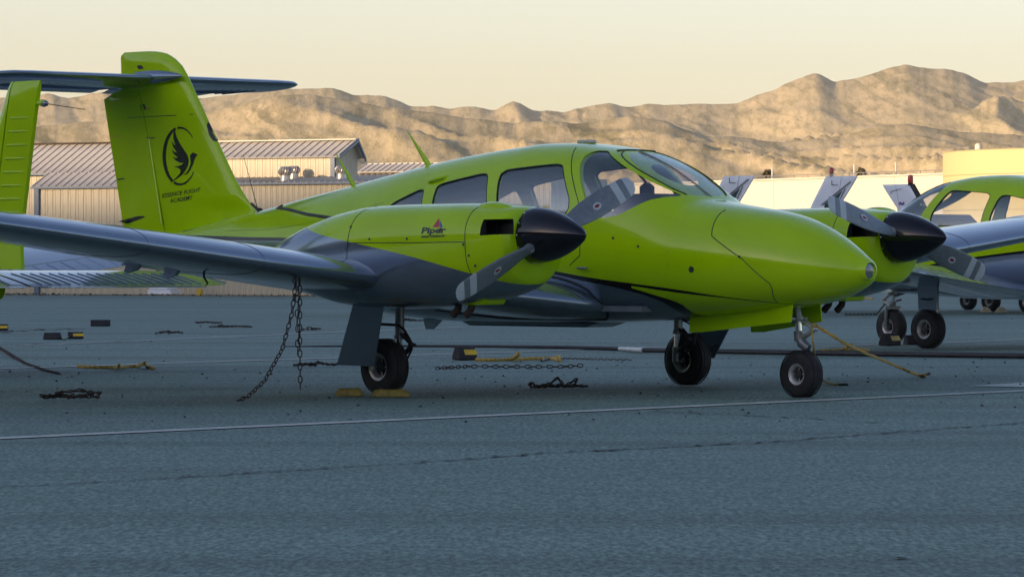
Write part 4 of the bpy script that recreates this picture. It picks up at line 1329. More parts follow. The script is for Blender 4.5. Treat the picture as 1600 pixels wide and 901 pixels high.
# white airplanes far back: only the tops of their fins clear the twin
W_FIN = [(.90, -3.2, -4.45), (1.3, -3.50, -4.50), (1.95, -3.88, -4.58), (2.20, -4.06, -4.80), (2.42, -4.22, -4.98)]
def white_plane(u, t, fwd, label, beacon):
    P0 = G(u, t)
    O = np.array(P0) + np.array(fwd) * 4.5
    root, f, fo, ro = light_single(label, O, fwd, M_WHITE, M_WHITE, fin=W_FIN, group='white airplanes in the back row', ridges=False)
    if beacon:
        b = MB().lathe([(0, .035), (.05, .035), (.052, .04), (.12, .04), (.15, .025), (.16, .003)], (-4.35, 0, 2.41), 'z', 14).build('beacon_mount', M_RIM, fo)
        MB().lathe([(.055, .042), (.12, .042), (.15, .028), (.163, .003)], (-4.35, 0, 2.412), 'z', 14).build('beacon', M_RED, b)
    return root, fo, ro
for u, lab, bc in ((1149, 'white airplane whose fin with dark green wedge rises just right of the twin windshield', False), (1309, 'white airplane with red beacon and dark green wedge on its fin, behind the left propeller', True)):
    root, fo, ro = white_plane(u, 73.5, AW, lab, bc)
    FBW = obj_bvh(fo, ro)
    du, dv = u - 1149, (3.5 if bc else 0)
    q = lambda pts: [[(a + du, b + dv) for a, b in pts]]
    decal(q([(1157, 294), (1129, 316), (1128, 322), (1143, 322)]), FBW, M_DGREEN, 'fin_wedge', fo, .006)
    decal(q([(1169, 279.5), (1171, 281), (1128, 317), (1122, 317)]), FBW, M_TRIM, 'fin_edge_strip', fo, .009)
    decal(q([(1160, 291), (1162, 291), (1148, 322), (1145.5, 322)]), FBW, M_TRIM, 'fin_edge_strip', fo, .009)
    decal(q([(1139.5, 278), (1140.5, 278), (1140.5, 285), (1150, 285.5), (1150, 286.5), (1139.5, 286)]), FBW, M_DARK, 'fin_seam', fo, .006)
light_single('white airplane hidden behind the lime airplane at right, little but its dark wheels showing', G(1635, 81), AW, M_WHITE, M_WHITE, fin=W_FIN, group='white airplanes in the back row', ridges=False)
root, fo, ro = white_plane(1408, 81.5, TW, 'white airplane with a black-edged fin and red beacon, left of the tank', False)
for p in (fo, ro):
    pass
MB().tube([(-3.86, 0, 1.9), (-4.06, 0, 2.2), (-4.21, 0, 2.40)], .05, 8).build('fin_boot', M_BLACK, fo)
b = MB().lathe([(0, .05), (.05, .05), (.055, .055)], (-4.26, 0, 2.40), 'z', 14).build('beacon_mount', M_BLACK, fo)
MB().lathe([(.05, .055), (.14, .055), (.19, .045), (.20, .004)], (-4.26, 0, 2.402), 'z', 14).build('beacon', M_RED, b)
FB3 = obj_bvh(fo, ro)
for pl, m in (([(1403, 320.5), (1406, 315.5), (1409, 315.5), (1406, 320.5)], M_DRED), ([(1406, 320), (1408, 317), (1415, 319), (1411, 320.5)], M_DBLUE), ([(1409, 320), (1411.5, 315.5), (1414, 315.5), (1411, 320)], M_DBLUE)):
    decal([pl], FB3, m, 'fin_logo', fo, .006)
for f_ in (fo,):
    decal([[(1392, 299), (1409, 294.5), (1409, 295.3), (1393, 299.8)], [(1392, 299), (1393, 299), (1393, 303), (1392, 303)]], FB3, M_DARK, 'fin_seam', f_, .006)

# ================================================================== HANGARS
PH = R(30)
TG = RX * math.cos(PH) - AX * math.sin(PH)
HR = math.atan2(TG[1], TG[0])
def metal(name, c, rough, met):
    m, nt, b = nodes(name)
    n = noise(nt, 1.3, 4)
    st = noise(nt, 9, 4, .6, stretch=((1, 1, .12), 0))
    col = ramp(nt, n, [(.3, tuple(k*.86 for k in c)), (.7, tuple(min(1, k*1.1) for k in c))])
    col = mixc(nt, 1.0, col, ramp(nt, st, [(.35, (.84, .82, .80)), (.6, (1, 1, 1))]), 'MULTIPLY')
    nt.links.new(col, b.inputs['Base Color'])
    b.inputs['Roughness'].default_value = rough
    b.inputs['Metallic'].default_value = met
    return m
M_WALL = metal('cream_sheet_metal', (.56, .50, .36), .55, 0)
M_ROOF = metal('galvanised_roof', (.50, .475, .43), .5, .15)
M_BTRIM = mat('blue_grey_trim', (.12, .16, .22), .5)
def copies(proto, n, step, parent, first=True):
    out = [proto]
    for k in range(1, n):
        c = copy_obj(proto, parent)
        c.location = Vector(proto.location) + Vector(step) * k
        out.append(c)
    return out
def wall_run(root, x0, x1, y, z0, z1, w, m=None):
    p = MB().box((w/2 - .004, .03, (z1 - z0)/2), (w - .008, .06, z1 - z0)).box((w*.5, -.004, (z1 - z0)/2), (w*.34, .016, z1 - z0)).build('wall_panel', m or M_WALL, root, (x0, y, z0))
    copies(p, int(round((x1 - x0) / w)), (w, 0, 0), root)
def roof_run(root, x0, x1, ya, za, yb, zb, w, m=None):
    """sheets from the eave (ya, za) up to (yb, zb), a standing seam on each"""
    V = []
    mb = MB()
    d = np.array([0, yb - ya, zb - za])
    nrm = np.array([0, -(zb - za), yb - ya]) / math.hypot(yb - ya, zb - za)
    for (a, b_, h0, h1) in ((.004, w - .004, -.03, .0), (0, w*.12, -.01, .030)):
        V = [np.array([x, 0, 0]) + q + nrm*h for q in (np.zeros(3), d) for x in (a, b_) for h in (h0, h1)]
        mb.add(V, [(0, 1, 3, 2), (4, 6, 7, 5), (0, 4, 5, 1), (2, 3, 7, 6), (0, 2, 6, 4), (1, 5, 7, 3)])
    p = mb.build('roof_panel', m or M_ROOF, root, (x0, ya, za))
    copies(p, int(round((x1 - x0) / w)), (w, 0, 0), root)
hA = thing('hangar', 'cream metal hangar with a long sloping ribbed roof behind the tail of the twin', 'hangar', G(58, 121), HR)
wA = .268
MB().box((2.1, 1.9, 1.5), (4.2, 3.55, 3.0)).box((-4.0, 2.3, 1.7), (7.6, 2.6, 3.3)).build('hangar_body', M_WALL, hA)
wall_run(hA, .12, 4.2, -.02, 0, 3.0, wA)
wall_run(hA, -8.0, -.05, .78, 0, 3.38, wA)
roof_run(hA, -.1, 4.2, -.12, 3.05, .70, 3.455, wA)
roof_run(hA, -8.1, 4.2, .70, 3.455, 2.4, 4.33, wA)
roof_run(hA, -8.1, 4.2, 4.1, 3.46, 2.4, 4.33, wA)
MB().box((.04, -.05, 1.5), (.16, .10, 3.0)).box((2.0, -.10, 3.02), (4.3, .05, .06)).box((-4.1, .66, 3.42), (7.9, .05, .05)).build('corner_trim', M_BTRIM, hA)
MB().box((-2, 2.4, 4.36), (12.3, .22, .035)).build('ridge_cap', M_RUST, hA)
hB = thing('hangar', 'cream metal hangar with a raised grey-roofed upper storey, right of the tail of the twin', 'hangar', G(58, 121), HR)
MB().box((10.5, 1.65, 1.5), (12.5, 3.2, 3.0)).box((6.65, 2.06, 3.4), (4.8, 1.0, .8)).build('hangar_body', M_WALL, hB)
wall_run(hB, 4.25, 16.8, -.02, 0, 3.06, .18)
wall_run(hB, 4.25, 9.05, 1.52, 3.2, 3.84, .252)
roof_run(hB, 4.2, 16.9, -.12, 3.10, 1.55, 3.27, .20)
roof_run(hB, 4.2, 9.25, 1.42, 3.84, 2.4, 4.30, .256)
roof_run(hB, 4.2, 9.25, 2.78, 3.80, 2.4, 4.30, .256)
MB().add([(9.07, 1.55, 3.2), (9.07, 2.66, 3.2), (9.07, 2.66, 3.9), (9.07, 2.4, 4.26), (9.07, 1.55, 3.86), (9.11, 1.55, 3.2), (9.11, 2.66, 3.2), (9.11, 2.66, 3.9), (9.11, 2.4, 4.26), (9.11, 1.55, 3.86)], [(0, 1, 2, 3, 4), (9, 8, 7, 6, 5), (0, 5, 6, 1), (1, 6, 7, 2), (2, 7, 8, 3), (3, 8, 9, 4), (4, 9, 5, 0)]).build('gable_wall', M_WALL, hB)
tb = MB().box((9.03, 1.50, 3.52), (.14, .06, .66)).box((6.65, 1.46, 3.83), (5.0, .04, .05)).box((10.5, -.10, 3.07), (12.6, .05, .06))
tb.build('corner_trim', M_BTRIM, hB)
MB().add([(9.27, 1.40, 3.76), (9.27, 2.4, 4.24), (9.27, 2.80, 3.72), (9.27, 2.80, 3.84), (9.27, 2.4, 4.36), (9.27, 1.40, 3.88), (9.31, 1.40, 3.76), (9.31, 2.4, 4.24), (9.31, 2.80, 3.72), (9.31, 2.80, 3.84), (9.31, 2.4, 4.36), (9.31, 1.40, 3.88)],
         [(0, 1, 4, 5), (1, 2, 3, 4), (6, 11, 10, 7), (7, 10, 9, 8), (0, 6, 7, 1), (1, 7, 8, 2), (5, 4, 10, 11), (4, 3, 9, 10), (0, 5, 11, 6), (2, 8, 9, 3)]).build('barge_board', M_BTRIM, hB)
MB().box((6.72, 2.4, 4.335), (5.1, .2, .03)).build('ridge_cap', M_ROOF, hB)
M_ZINC = mat('ventilator_zinc', (.50, .47, .42), .35, metal=.6, var=.2)
def ventilator(q, y, z, s):
    v = MB().lathe([(0, .14), (.10, .13), (.18, .12)], (q, y, z), 'z', 20)
    v.lathe([(-.01, .22), (.02, .22)], (q, y, z), 'z', 20)
    o = v.build('roof_ventilator', M_ZINC, hB)
    vb = MB()
    for k in range(18):
        a = 2*math.pi*k/18
        P = []
        for h in np.linspace(0, 1, 8):
            rr = (.13 + .10 * math.sin(math.pi * min(1, h*.9 + .08))) * s
            tw = a + .25*h
            P.append((q + rr*math.cos(tw), y + rr*math.sin(tw), z + .17 + .27*h*s))
        vb.tube(P, .02 * s, 4)
    vb.lathe([(.41*s, .17*s), (.45*s, .14*s), (.475*s, .06), (.48*s, .004)], (q, y, z), 'z', 20)
    vb.lathe([(.18, .115*s), (.42*s, .14*s)], (q, y, z), 'z', 16, cap=False)
    vb.build('turbine_vanes', M_ZINC, o)
ventilator(8.2, .35, 3.14, .85)
ventilator(8.03, 1.05, 3.20, .75)
ventilator(9.75, .8, 3.17, .75)
hC = thing('shed', 'small sunlit shed with a raised ribbed roof beyond the right end of the hangar', 'shed', G(520, 150), HR)
MB().box((4.3, 2.4, 1.9), (8.6, 4.2, 3.8)).box((1.6, 2.4, 3.95), (3.3, 1.2, .3)).build('shed_body', M_WALL, hC)
wall_run(hC, 0, 8.6, .25, 0, 3.78, .25)
roof_run(hC, -.1, 8.7, .15, 3.80, 1.8, 4.02, .25)
roof_run(hC, -.1, 3.3, 1.6, 4.10, 2.4, 4.40, .25)
roof_run(hC, -.1, 3.3, 3.2, 4.10, 2.4, 4.40, .25)
# things along the hangar foot
t_ = G(255, 117.0)
ct = thing('utility_cart', 'low white utility cart parked by the hangar wall, seen under the wing', 'cart', t_, HR)
MB().box((0, 0, .36), (.62, .5, .42)).build('cart_box', M_WHITE, ct, bevel=.02)
MB().box((.04, 0, .09), (.76, .52, .11)).build('cart_deck', M_WHITE, ct)
for x in (-.24, .28):
    MB().lathe([(-.20, .05), (-.15, .05)], (x, 0, .052), 'y', 16).build('cart_wheel', M_RUB, ct)
for u in (312, 500):
    b = thing('bollard', 'yellow bollard at the hangar foot, ' + ('left one beside the drooping flap' if u == 312 else 'right one near the chains'), 'bollard', G(u, 116.5), 0, 'yellow bollards by the hangar')
    MB().lathe([(0, .085), (.15, .085), (.18, .06), (.19, .01)], (0, 0, 0), 'z', 16).build('bollard_post', M_YSTR, b)
M_WEED = mat('dry_weeds', (.11, .085, .04), .9, var=.5, scale=5)
wd = MB()
for k in range(300):
    u = random.uniform(-250, 620)
    P = G(u, 118.3 - (u + 250) * .0088 + random.uniform(-.8, .5), 0)
    a = random.uniform(0, 6.28)
    h, w = random.uniform(.02, .09), random.uniform(.02, .06)
    dx, dy = math.cos(a)*w, math.sin(a)*w
    wd.add([P, P + [dx, dy, h], P + [-dx, dy, h*.8], P + [dy, -dx, h*.6]], [(0, 1, 2), (0, 2, 3), (0, 3, 1)])
wo_ = wd.build('weeds', M_WEED)
wo_['kind'] = 'stuff'

# ================================================================== WAREHOUSE, TANK, TREES
def stucco(name, c):
    m, nt, b = nodes(name)
    nt.links.new(ramp(nt, noise(nt, .5, 4), [(.3, tuple(k*.95 for k in c)), (.7, c)]), b.inputs['Base Color'])
    b.inputs['Roughness'].default_value = .8
    return m
M_WHS = stucco('warehouse_white', (.60, .565, .47))
M_TANK = stucco('tank_cream', (.58, .50, .25))
a0, a1 = G(740, 243), G(1500, 197.5)
wv = np.array(a1) - np.array(a0)
L = float(np.linalg.norm(wv))
wr = math.atan2(wv[1], wv[0])
ware = thing('warehouse', 'long white warehouse lit by the low sun, with pipe railing along its roof', 'warehouse', a0, wr)
MB().box((L/2, 12, 2.4), (L, 23.8, 4.9)).build('warehouse_body', M_WHS, ware)
npan = 9
pw = L / npan
pp = MB().box((pw/2, 0, 2.45), (pw - .03, .12, 5.0)).build('wall_panel', M_WHS, ware, (0, 0, 0))
copies(pp, npan, (pw, 0, 0), ware)
MB().box((L/2, .0, 5.0), (L, .3, .08)).build('roof_coping', M_WHS, ware)
rl = MB().tube([(0, .5, 5.2), (L, .5, 5.2)], .022, 6)
for k in range(int(L / 1.3)):
    rl.tube([(k*1.3, .5, 5.0), (k*1.3, .5, 5.22)], .02, 5)
rl.build('roof_railing', M_TRIM, ware)
for x in (.20, .635, .79, .865):
    MB().tube([(L*x, .8, 5.0), (L*x, .8, 5.65)], .045, 8).build('vent_pipe', M_WHS, ware)
TR = 10.5
tc_ = G(1475, 186)
tcx = np.array(tc_) + RX * TR
tank = thing('storage_tank', 'large cream storage tank at the right edge, beside the white warehouse', 'tank', (tcx[0], tcx[1], 0))
for k, (z0, z1) in enumerate(((0, 1.55), (1.565, 3.1), (3.115, 4.62), (4.635, 5.62))):
    MB().lathe([(z0, TR - .05), (z0, TR), (z1, TR), (z1, TR - .05)], (0, 0, 0), 'z', 128, cap=False).build('tank_course', M_TANK, tank)
MB().lathe([(0, TR - .06), (5.60, TR - .06), (5.66, TR - .03), (5.70, TR - .12), (6.1, .1)], (0, 0, 0), 'z', 128, cap=False).build('tank_roof', M_TANK, tank)
for a, r_ in ((R(225), TR - 1.5), (R(262), TR - 2.0)):
    MB().lathe([(5.7, .15), (5.98, .15), (6.06, .10), (6.08, .01)], (r_*math.cos(a), r_*math.sin(a), 0), 'z', 14).build('tank_vent', M_WHS, tank)
MB().tube([(-RX[0]*6, -RX[1]*6, 5.8), (-RX[0]*6, -RX[1]*6, 8.2)], .03, 6).build('tank_mast', M_RUST, tank)
M_BARK = mat('bark', (.11, .075, .045), .9, var=.3)
M_LEAF = mat('dry_leaves', (.13, .10, .035), .8, var=.4, scale=3)
def small_tree(P, h, label, n=150):
    t = thing('bare_tree', label, 'tree', P, 0, 'thin trees against the white warehouse')
    tr, cr = MB().tube([(0, 0, 0), (.03, 0, h*.3), (0, .05, h*.55)], [.06, .045, .03], 6), MB()
    for k in range(26):
        a, e = random.uniform(0, 6.28), random.uniform(.4, 1.3)
        z = h * random.uniform(.3, .6)
        l = h * random.uniform(.25, .45)
        q = np.array([math.cos(a)*math.cos(e), math.sin(a)*math.cos(e), math.sin(e)])
        p0 = np.array([0, 0, z])
        p1 = p0 + q*l*.6
        p2 = p1 + (q + np.array([random.uniform(-.3, .3), random.uniform(-.3, .3), -.1]))*l*.4
        tr.tube([p0, p1, p2], [.018, .012, .005], 4)
        for j in range(n // 26):
            c = p1 + (p2 - p1) * random.uniform(0, 1) + np.array([random.gauss(0, .1) for _ in range(3)])
            s = random.uniform(.05, .11)
            v = [c + np.array([random.uniform(-s, s) for _ in range(3)]) for _ in range(3)]
            cr.add(v, [(0, 1, 2)])
    tr.build('trunk', M_BARK, t)
    cr.build('crown', M_LEAF, t)
for u, h, lab, n in ((1172, 3.5, 'thin bare tree against the warehouse, just right of the green-wedge fin', 160), (1116, 2.7, 'thin bare tree against the warehouse, below the twin windshield base', 60), (1268, 3.2, 'thin bare tree left of the beacon fin', 200), (1346, 3.6, 'thin bare tree right of the beacon fin', 90)):
    small_tree(G(u, 196), h, lab, n)
def palm(P, h, label):
    t = thing('palm_tree', label, 'palm', P, 0, 'far palms beyond the warehouse')
    MB().tube([(0, 0, 0), (.1, 0, h*.5), (0, .1, h)], [.28, .2, .17], 8).build('trunk', M_BARK, t)
    c = MB()
    for k in range(60):
        a, e = random.uniform(0, 6.28), random.uniform(-.9, 1.2)
        l = random.uniform(.5, 1.0)
        q = np.array([math.cos(a)*math.cos(e), math.sin(a)*math.cos(e), math.sin(e)])
        s = np.array([-math.sin(a), math.cos(a), 0]) * .22
        b = np.array([0, .1, h])
        c.add([b, b + q*l*.6 + s, b + q*l - [0, 0, .4], b + q*l*.6 - s], [(0, 1, 2, 3)])
    c.build('crown', M_LEAF, t)
palm(G(1199, 560), .97 + 136/FPX*560, 'small dark palm above the warehouse roof, left one')
palm(G(1345, 560), .97 + 139/FPX*560, 'small dark palm above the warehouse roof, right one')

# ================================================================== CHAINS, CHOCKS, ROPES, HOSE
def link_mesh(mb, c, t, up, L=.062, Wd=.036, r=.0055):
    t = np.array(t) / max(np.linalg.norm(t), 1e-9)
    u = np.array(up) - t * np.dot(up, t)
    u /= max(np.linalg.norm(u), 1e-9)
    P = []
    for k in range(11):
        a = 2*math.pi*k/10
        P.append(np.array(c) + t*math.cos(a)*(L/2 - r)*(1 if True else 0) + u*math.copysign(abs(math.sin(a))**.7, math.sin(a))*(Wd/2 - r))
    mb.tube(P, r, 5, cap=False)
def chain(path, name, label, group=None, L=.062, jit=0.0, th=.0055, tw0=0.0):
    """links threaded along a path of points"""
    P = [np.array(p, float) for p in path]
    seg = [np.linalg.norm(b - a) for a, b in zip(P[:-1], P[1:])]
    tot, step = sum(seg), L * .74
    mb = MB()
    for k in range(int(tot / step)):
        d, i = k * step, 0
        while i < len(seg) - 1 and d > seg[i]:
            d -= seg[i]
            i += 1
        t = (P[i+1] - P[i]) / max(seg[i], 1e-9)
        c = P[i] + t * d
        side = np.cross(t, [0, 0, 1.0])
        if np.linalg.norm(side) < .2:
            side = np.array(RX)
        side /= np.linalg.norm(side)
        oth = np.cross(side, t)
        ph = (0 if k % 2 else math.pi/2) + tw0 + random.uniform(-jit, jit)
        up = side*math.cos(ph) + oth*math.sin(ph)
        tt = t + np.array([random.gauss(0, jit*.4), random.gauss(0, jit*.4), random.gauss(0, jit*.15)])
        link_mesh(mb, c, tt, up, L, L*.6, th)
    o = mb.build(name, M_RUST)
    tag(o, label, 'chain', group)
    return o
def pile(u0, u1, v, label, h=.05, n=2):
    """a heap of chain lying along a line on the apron"""
    a, b = unp(u0, v), unp(u1, v - (u1 - u0) * .004)
    pts = []
    for q in range(n):
        for k in range(9):
            t = k / 8
            p = a + (b - a) * (t if q % 2 == 0 else 1 - t)
            pts.append(p + np.array([random.gauss(0, .02), random.gauss(0, .05), .015 + .8*h * random.uniform(0, 1) * (1.2 - abs(t - .6) * 1.4) * (q + 1) / n]))
    o = chain(pts, 'ground_chain', label, 'chains lying on the apron', jit=.6, L=.045, th=.0055)
    return o
wy = lambda y: .59 + .112*y
top = np.array([.42, -2.86, .865])
cp = [np.array([.47, -2.88, .80]), np.array([.50, -2.94, .60]), np.array([.58, -3.10, .36]), np.array([.67, -3.34, .15]), np.array([.74, -3.55, .05]), np.array([.80, -3.72, .018])]
MB_ = [top]
chain([top] + cp, 'tie_down_chain', 'rusty chain slanting from under the near wing down to the apron', 'tie-down chains under the near wing', L=.060, th=.0044)
hang = chain([np.array([.46, -2.83, .90]), np.array([.47, -2.84, .5]), np.array([.475, -2.84, .035])], 'tie_down_chain', 'rusty doubled chain hanging straight down from the near wing', 'tie-down chains under the near wing', L=.060, th=.0044)
m2 = MB()
for k in range(10):
    link_mesh(m2, (.475 + random.uniform(-.01, .01), -2.86, .34 + k*.052 - .06*0), (0, .05*(-1)**k, 1), RX if k % 2 else AX, .060, .036, .0044)
m2.build('chain_tail', M_RUST, hang)['kind'] = 'stuff'
chain([unp(-40, 535), unp(0, 548) + [0, 0, .03], unp(40, 568), unp(70, 579), unp(94, 584.5)], 'tie_down_chain', 'dark chain coming in from the left edge, lying across the apron', 'tie-down chains under the near wing', L=.065, jit=.2)
for (u0, u1, v, lab, h, n) in ((76, 154, 624, 'heap of rusty chain on the near apron, lowest at left', .06, 3), (832, 910, 608, 'heap of rusty chain under the belly of the twin, nearest the painted line', .09, 3),
        (462, 519, 573, 'short heap of chain behind the hanging tie-down chains', .05, 2), (242, 283, 522.5, 'short chain on the far apron below the wing tip, lower left of three', .05, 2),
        (306, 341, 506.5, 'short chain on the far apron, farthest of the three left of the hanging chain', .05, 2), (332, 386, 512.5, 'chain on the far apron, longest of the three left of the hanging chain', .05, 2),
        (481, 495, 516.5, 'tiny chain end on the far apron just right of the hanging chain', .05, 2), (625, 660, 502.5, 'chain on the far apron showing between the main leg and the belly', .04, 2)):
    pile(u0, u1, v, lab, h, n)
chain([unp(684, 577) + [0, 0, .01], unp(730, 575.5) + [0, 0, .02], unp(800, 576) + [0, 0, .02], unp(880, 576) + [0, 0, .02], unp(916, 575.5) + [0, 0, .03]], 'ground_chain', 'long stretched chain with clear links, in front of the yellow rope under the twin', 'chains lying on the apron', L=.066, jit=.35, th=.0052)
chain([unp(876, 560), unp(930, 561.5), unp(992, 562.5)], 'ground_chain', 'thin chain running right from the knotted end of the yellow rope', 'chains lying on the apron', L=.05, jit=.3, th=.004)
chain([unp(1322, 492) + [0, 0, .01], unp(1370, 492.5) + [0, 0, .02], unp(1382, 488) + [0, 0, .15], unp(1408, 468, 2, .35)], 'tie_down_chain', 'thin dark chain rising to the lime airplane behind the nose of the twin', 'tie-down chains under the near wing', L=.06, th=.008)

def wedge(P, L, Wd, H, rot, m, parent=None, name='chock_block', top=.42):
    prof = [(-Wd/2, 0), (-Wd/2, H*.28), (-Wd*top/2, H*.92), (-Wd*top*.3, H), (Wd*top*.3, H), (Wd*top/2, H*.92), (Wd/2, H*.28), (Wd/2, 0)]
    o = MB().prism(prof, 0, -L/2, L/2).build(name, m, parent, bevel=min(.012, H*.1))
    o.location = P
    o.rotation_euler = (0, 0, rot)
    return o
def rubber_chock(P, rot, label, L=.24, Wd=.17, H=.125, stripe=True, group='black rubber chocks on the apron'):
    t = thing('rubber_chock', label, 'chock', P, rot, group)
    wedge((0, 0, 0), L, Wd, H, 0, M_RUB, t)
    if stripe:
        for s in (-1, 1):
            y0, z0, y1, z1 = s*Wd*.44, H*.40, s*Wd*.26, H*.78
            MB().add([(-L*.18, y0 + s*.003, z0), (L*.502, y0 + s*.003, z0), (L*.502, y1 + s*.003, z1), (-L*.18, y1 + s*.003, z1)], [(0, 1, 2, 3)]).build('reflective_stripe', M_YSTR, t)
    return t
LR = math.atan2(RX[1], RX[0])
rubber_chock(unp(726, 562), LR + .45, 'black rubber chock with a wide yellow stripe at the end of the knotted rope', L=.19, Wd=.19, H=.13)
rubber_chock(unp(82, 530), LR - .2, 'plain black chock, left one of the linked pair on the far apron', L=.20, H=.085, Wd=.14, stripe=False)
rubber_chock(unp(118, 529), LR + .15, 'black chock with a yellow stripe, right one of the linked pair on the far apron', L=.19, H=.085, Wd=.14)
MB().tube([unp(92, 529) + [0, 0, .03], unp(100, 531), unp(109, 529) + [0, 0, .03]], .012, 6).build('chock_cord', M_HOSE)
tag(bpy.data.objects['chock_cord'], 'dark cord joining the two chocks on the far apron', 'cord')
rubber_chock(unp(157, 509.5), LR + .1, 'black chock lying alone farthest back at left, without a stripe', L=.29, Wd=.15, H=.095, stripe=False)
rubber_chock(unp(-2, 516.5), LR, 'black chock with an orange stripe cut by the left edge of the picture', L=.25, H=.09, Wd=.14)
rubber_chock(unp(1404, 539.5) + RX*-.10, LR + .9, 'black chock with an orange stripe in front of the nose wheel of the lime airplane', L=.26, Wd=.14, H=.14)
rubber_chock(unp(1426, 538) + RX*.02, LR + .2, 'low black chock behind the nose wheel of the lime airplane', L=.22, Wd=.18, H=.11, stripe=False)
t = thing('wooden_chock', 'pale chock pair standing like small tents under the far wing at right', 'chock', unp(1553, 488.5), LR)
for dx in (-.15, .13):
    wedge((dx, 0, 0), .14, .20, .11, math.pi/2, M_WOOD, t, 'chock_block')
# yellow chocks at the near main wheel
for P, rot, L_, lab in ((np.array([.10, -1.86, 0]) + RX*-.13 + AX*.06, .78, .20, 'worn yellow wheel chock behind the near main wheel'), (np.array([.30, -1.80, 0]) + RX*-.015 + AX*-.02, .80, .27, 'worn yellow wheel chock in front of the near main wheel')):
    t = thing('wheel_chock', lab, 'chock', P, rot, 'yellow chocks at the near main wheel')
    rows = []
    for k in range(13):
        f = k / 12
        e = min(1, .45 + 4.5 * min(f, 1 - f)) * random.uniform(.93, 1.05)
        rows.append([((f - .5) * L_, y_ * .115 * (.75 + .25*e) + random.gauss(0, .0015), z_ * .056 * e + (random.gauss(0, .0015) if z_ > .1 else 0)) for y_, z_ in ((-.5, 0), (-.48, .45), (-.36, .86), (-.2, 1), (.15, .97), (.34, .84), (.46, .42), (.5, 0))])
    MB().grid(np.array(rows)).build('chock_block', M_YEL, t)
def rope(pts, r, name, label, m=None, braid=True, cat='rope'):
    P = [np.array(p, float) for p in pts]
    Q = []
    for i in range(len(P) - 1):         # Catmull-Rom so that it lies in soft bends
        p0, p1, p2, p3 = P[max(i-1, 0)], P[i], P[i+1], P[min(i+2, len(P)-1)]
        for k in range(10):
            t = k / 10
            Q.append(.5*((2*p1) + (p2-p0)*t + (2*p0-5*p1+4*p2-p3)*t*t + (3*p1-p0-3*p2+p3)*t**3))
    Q.append(P[-1])
    mb = MB()
    if braid:
        for ph in (0, math.pi):
            S = [q + np.array([0, 0, 1.0])*r*.6*math.sin(k*1.3 + ph) + RX*r*.25*math.cos(k*1.3 + ph) + AX*r*.6*math.cos(k*1.3 + ph) for k, q in enumerate(Q)]
            mb.tube(S, r*.7, 6)
    else:
        mb.tube(Q, r, 8)
    o = mb.build(name, m or M_ROPE)
    return tag(o, label, cat)
up_ = lambda u, v, z=.012: unp(u, v, 2, z)
o = rope([up_(743, 561.5), up_(770, 562), up_(797, 561), up_(806, 555, .06), up_(811, 551.5, .10), up_(808, 556, .05), up_(800, 561), up_(830, 560), up_(862, 559.5), up_(872, 562), up_(874, 557, .03), up_(868, 559.5), up_(876, 562.5)], .016, 'yellow_rope', 'yellow braided rope with a loop and a knotted end, beside the striped chock')
MB().tube([up_(846, 563), up_(852, 561), up_(858, 560.5)], .012, 6).build('rope_end', M_HOSE, o)
o = rope([up_(122, 571.5), up_(145, 573), up_(180, 573.5), up_(186, 571, .05), up_(192, 573), up_(214, 571.5), up_(226, 567, .06), up_(230, 572), up_(240, 575)], .015, 'yellow_rope', 'yellow rope lying on the apron at left, beyond the near wing tip')
o = rope([unp(1271, 506, 1, -.02), up_(1330, 541, .36), up_(1390, 567, .14), up_(1425, 582, .05), up_(1441, 587), up_(1446, 585.5, .03), up_(1438, 586)], .011, 'yellow_rope', 'long taut yellow rope from the nose gear to a hook on the apron')
MB().tube([up_(1440, 586), up_(1452, 583.5, .03)], .012, 6).build('rope_hook', M_HOSE, o)
o = rope([unp(1268, 508, 1, -.05), unp(1272, 545, 1, -.08), up_(1275, 575, .15), up_(1284, 592, .03), up_(1300, 599.5), up_(1314, 600.5)], .0085, 'yellow_rope', 'yellow rope hanging behind the nose wheel and curling onto the apron')
MB().tube([up_(1310, 600.5), up_(1325, 600.5)], .011, 6).build('rope_hook', M_HOSE, o)
o = rope([up_(1280, 547), up_(1305, 546.5), up_(1318, 546), up_(1331, 537.5, .1), up_(1316, 546.5), up_(1345, 545), up_(1358, 547)], .011, 'yellow_rope', 'slack yellow rope with a kink on the apron right of the nose wheel')
rope([up_(1335, 464), up_(1352, 466), up_(1364, 467)], .03, 'yellow_rope', 'short yellow strap on the far apron below the tip of the nose', braid=False)
# black hose lying across the apron, with a pale collar
hp = [(1700, 559.5), (1600, 556.5), (1450, 554.5), (1300, 552.5), (1130, 549.5), (1005, 547.5)]
h2 = [(968, 545), (900, 543), (760, 541), (600, 540.6), (500, 541), (440, 541.5)]
hose = thing('hose', 'long thick black hose lying across the apron behind the wheels of the twin', 'hose', (0, 0, 0))
P1 = [unp(u, v + 4, 2, .0) + [0, 0, .030] for u, v in hp]
P2 = [unp(u, v + 2.5, 2, .0) + [0, 0, .02] for u, v in h2]
MB().tube(P1, [.030, .029, .028, .027, .026, .023], 14).build('hose_run', M_HOSE, hose)
MB().tube(P2, [.022, .020, .016, .012, .009, .005], 12).build('hose_run', M_HOSE, hose)
MB().tube([P1[-1], (P1[-1] + P2[0])/2, P2[0]], [.027, .026, .021], 14).build('hose_collar', M_DWHITE, hose)
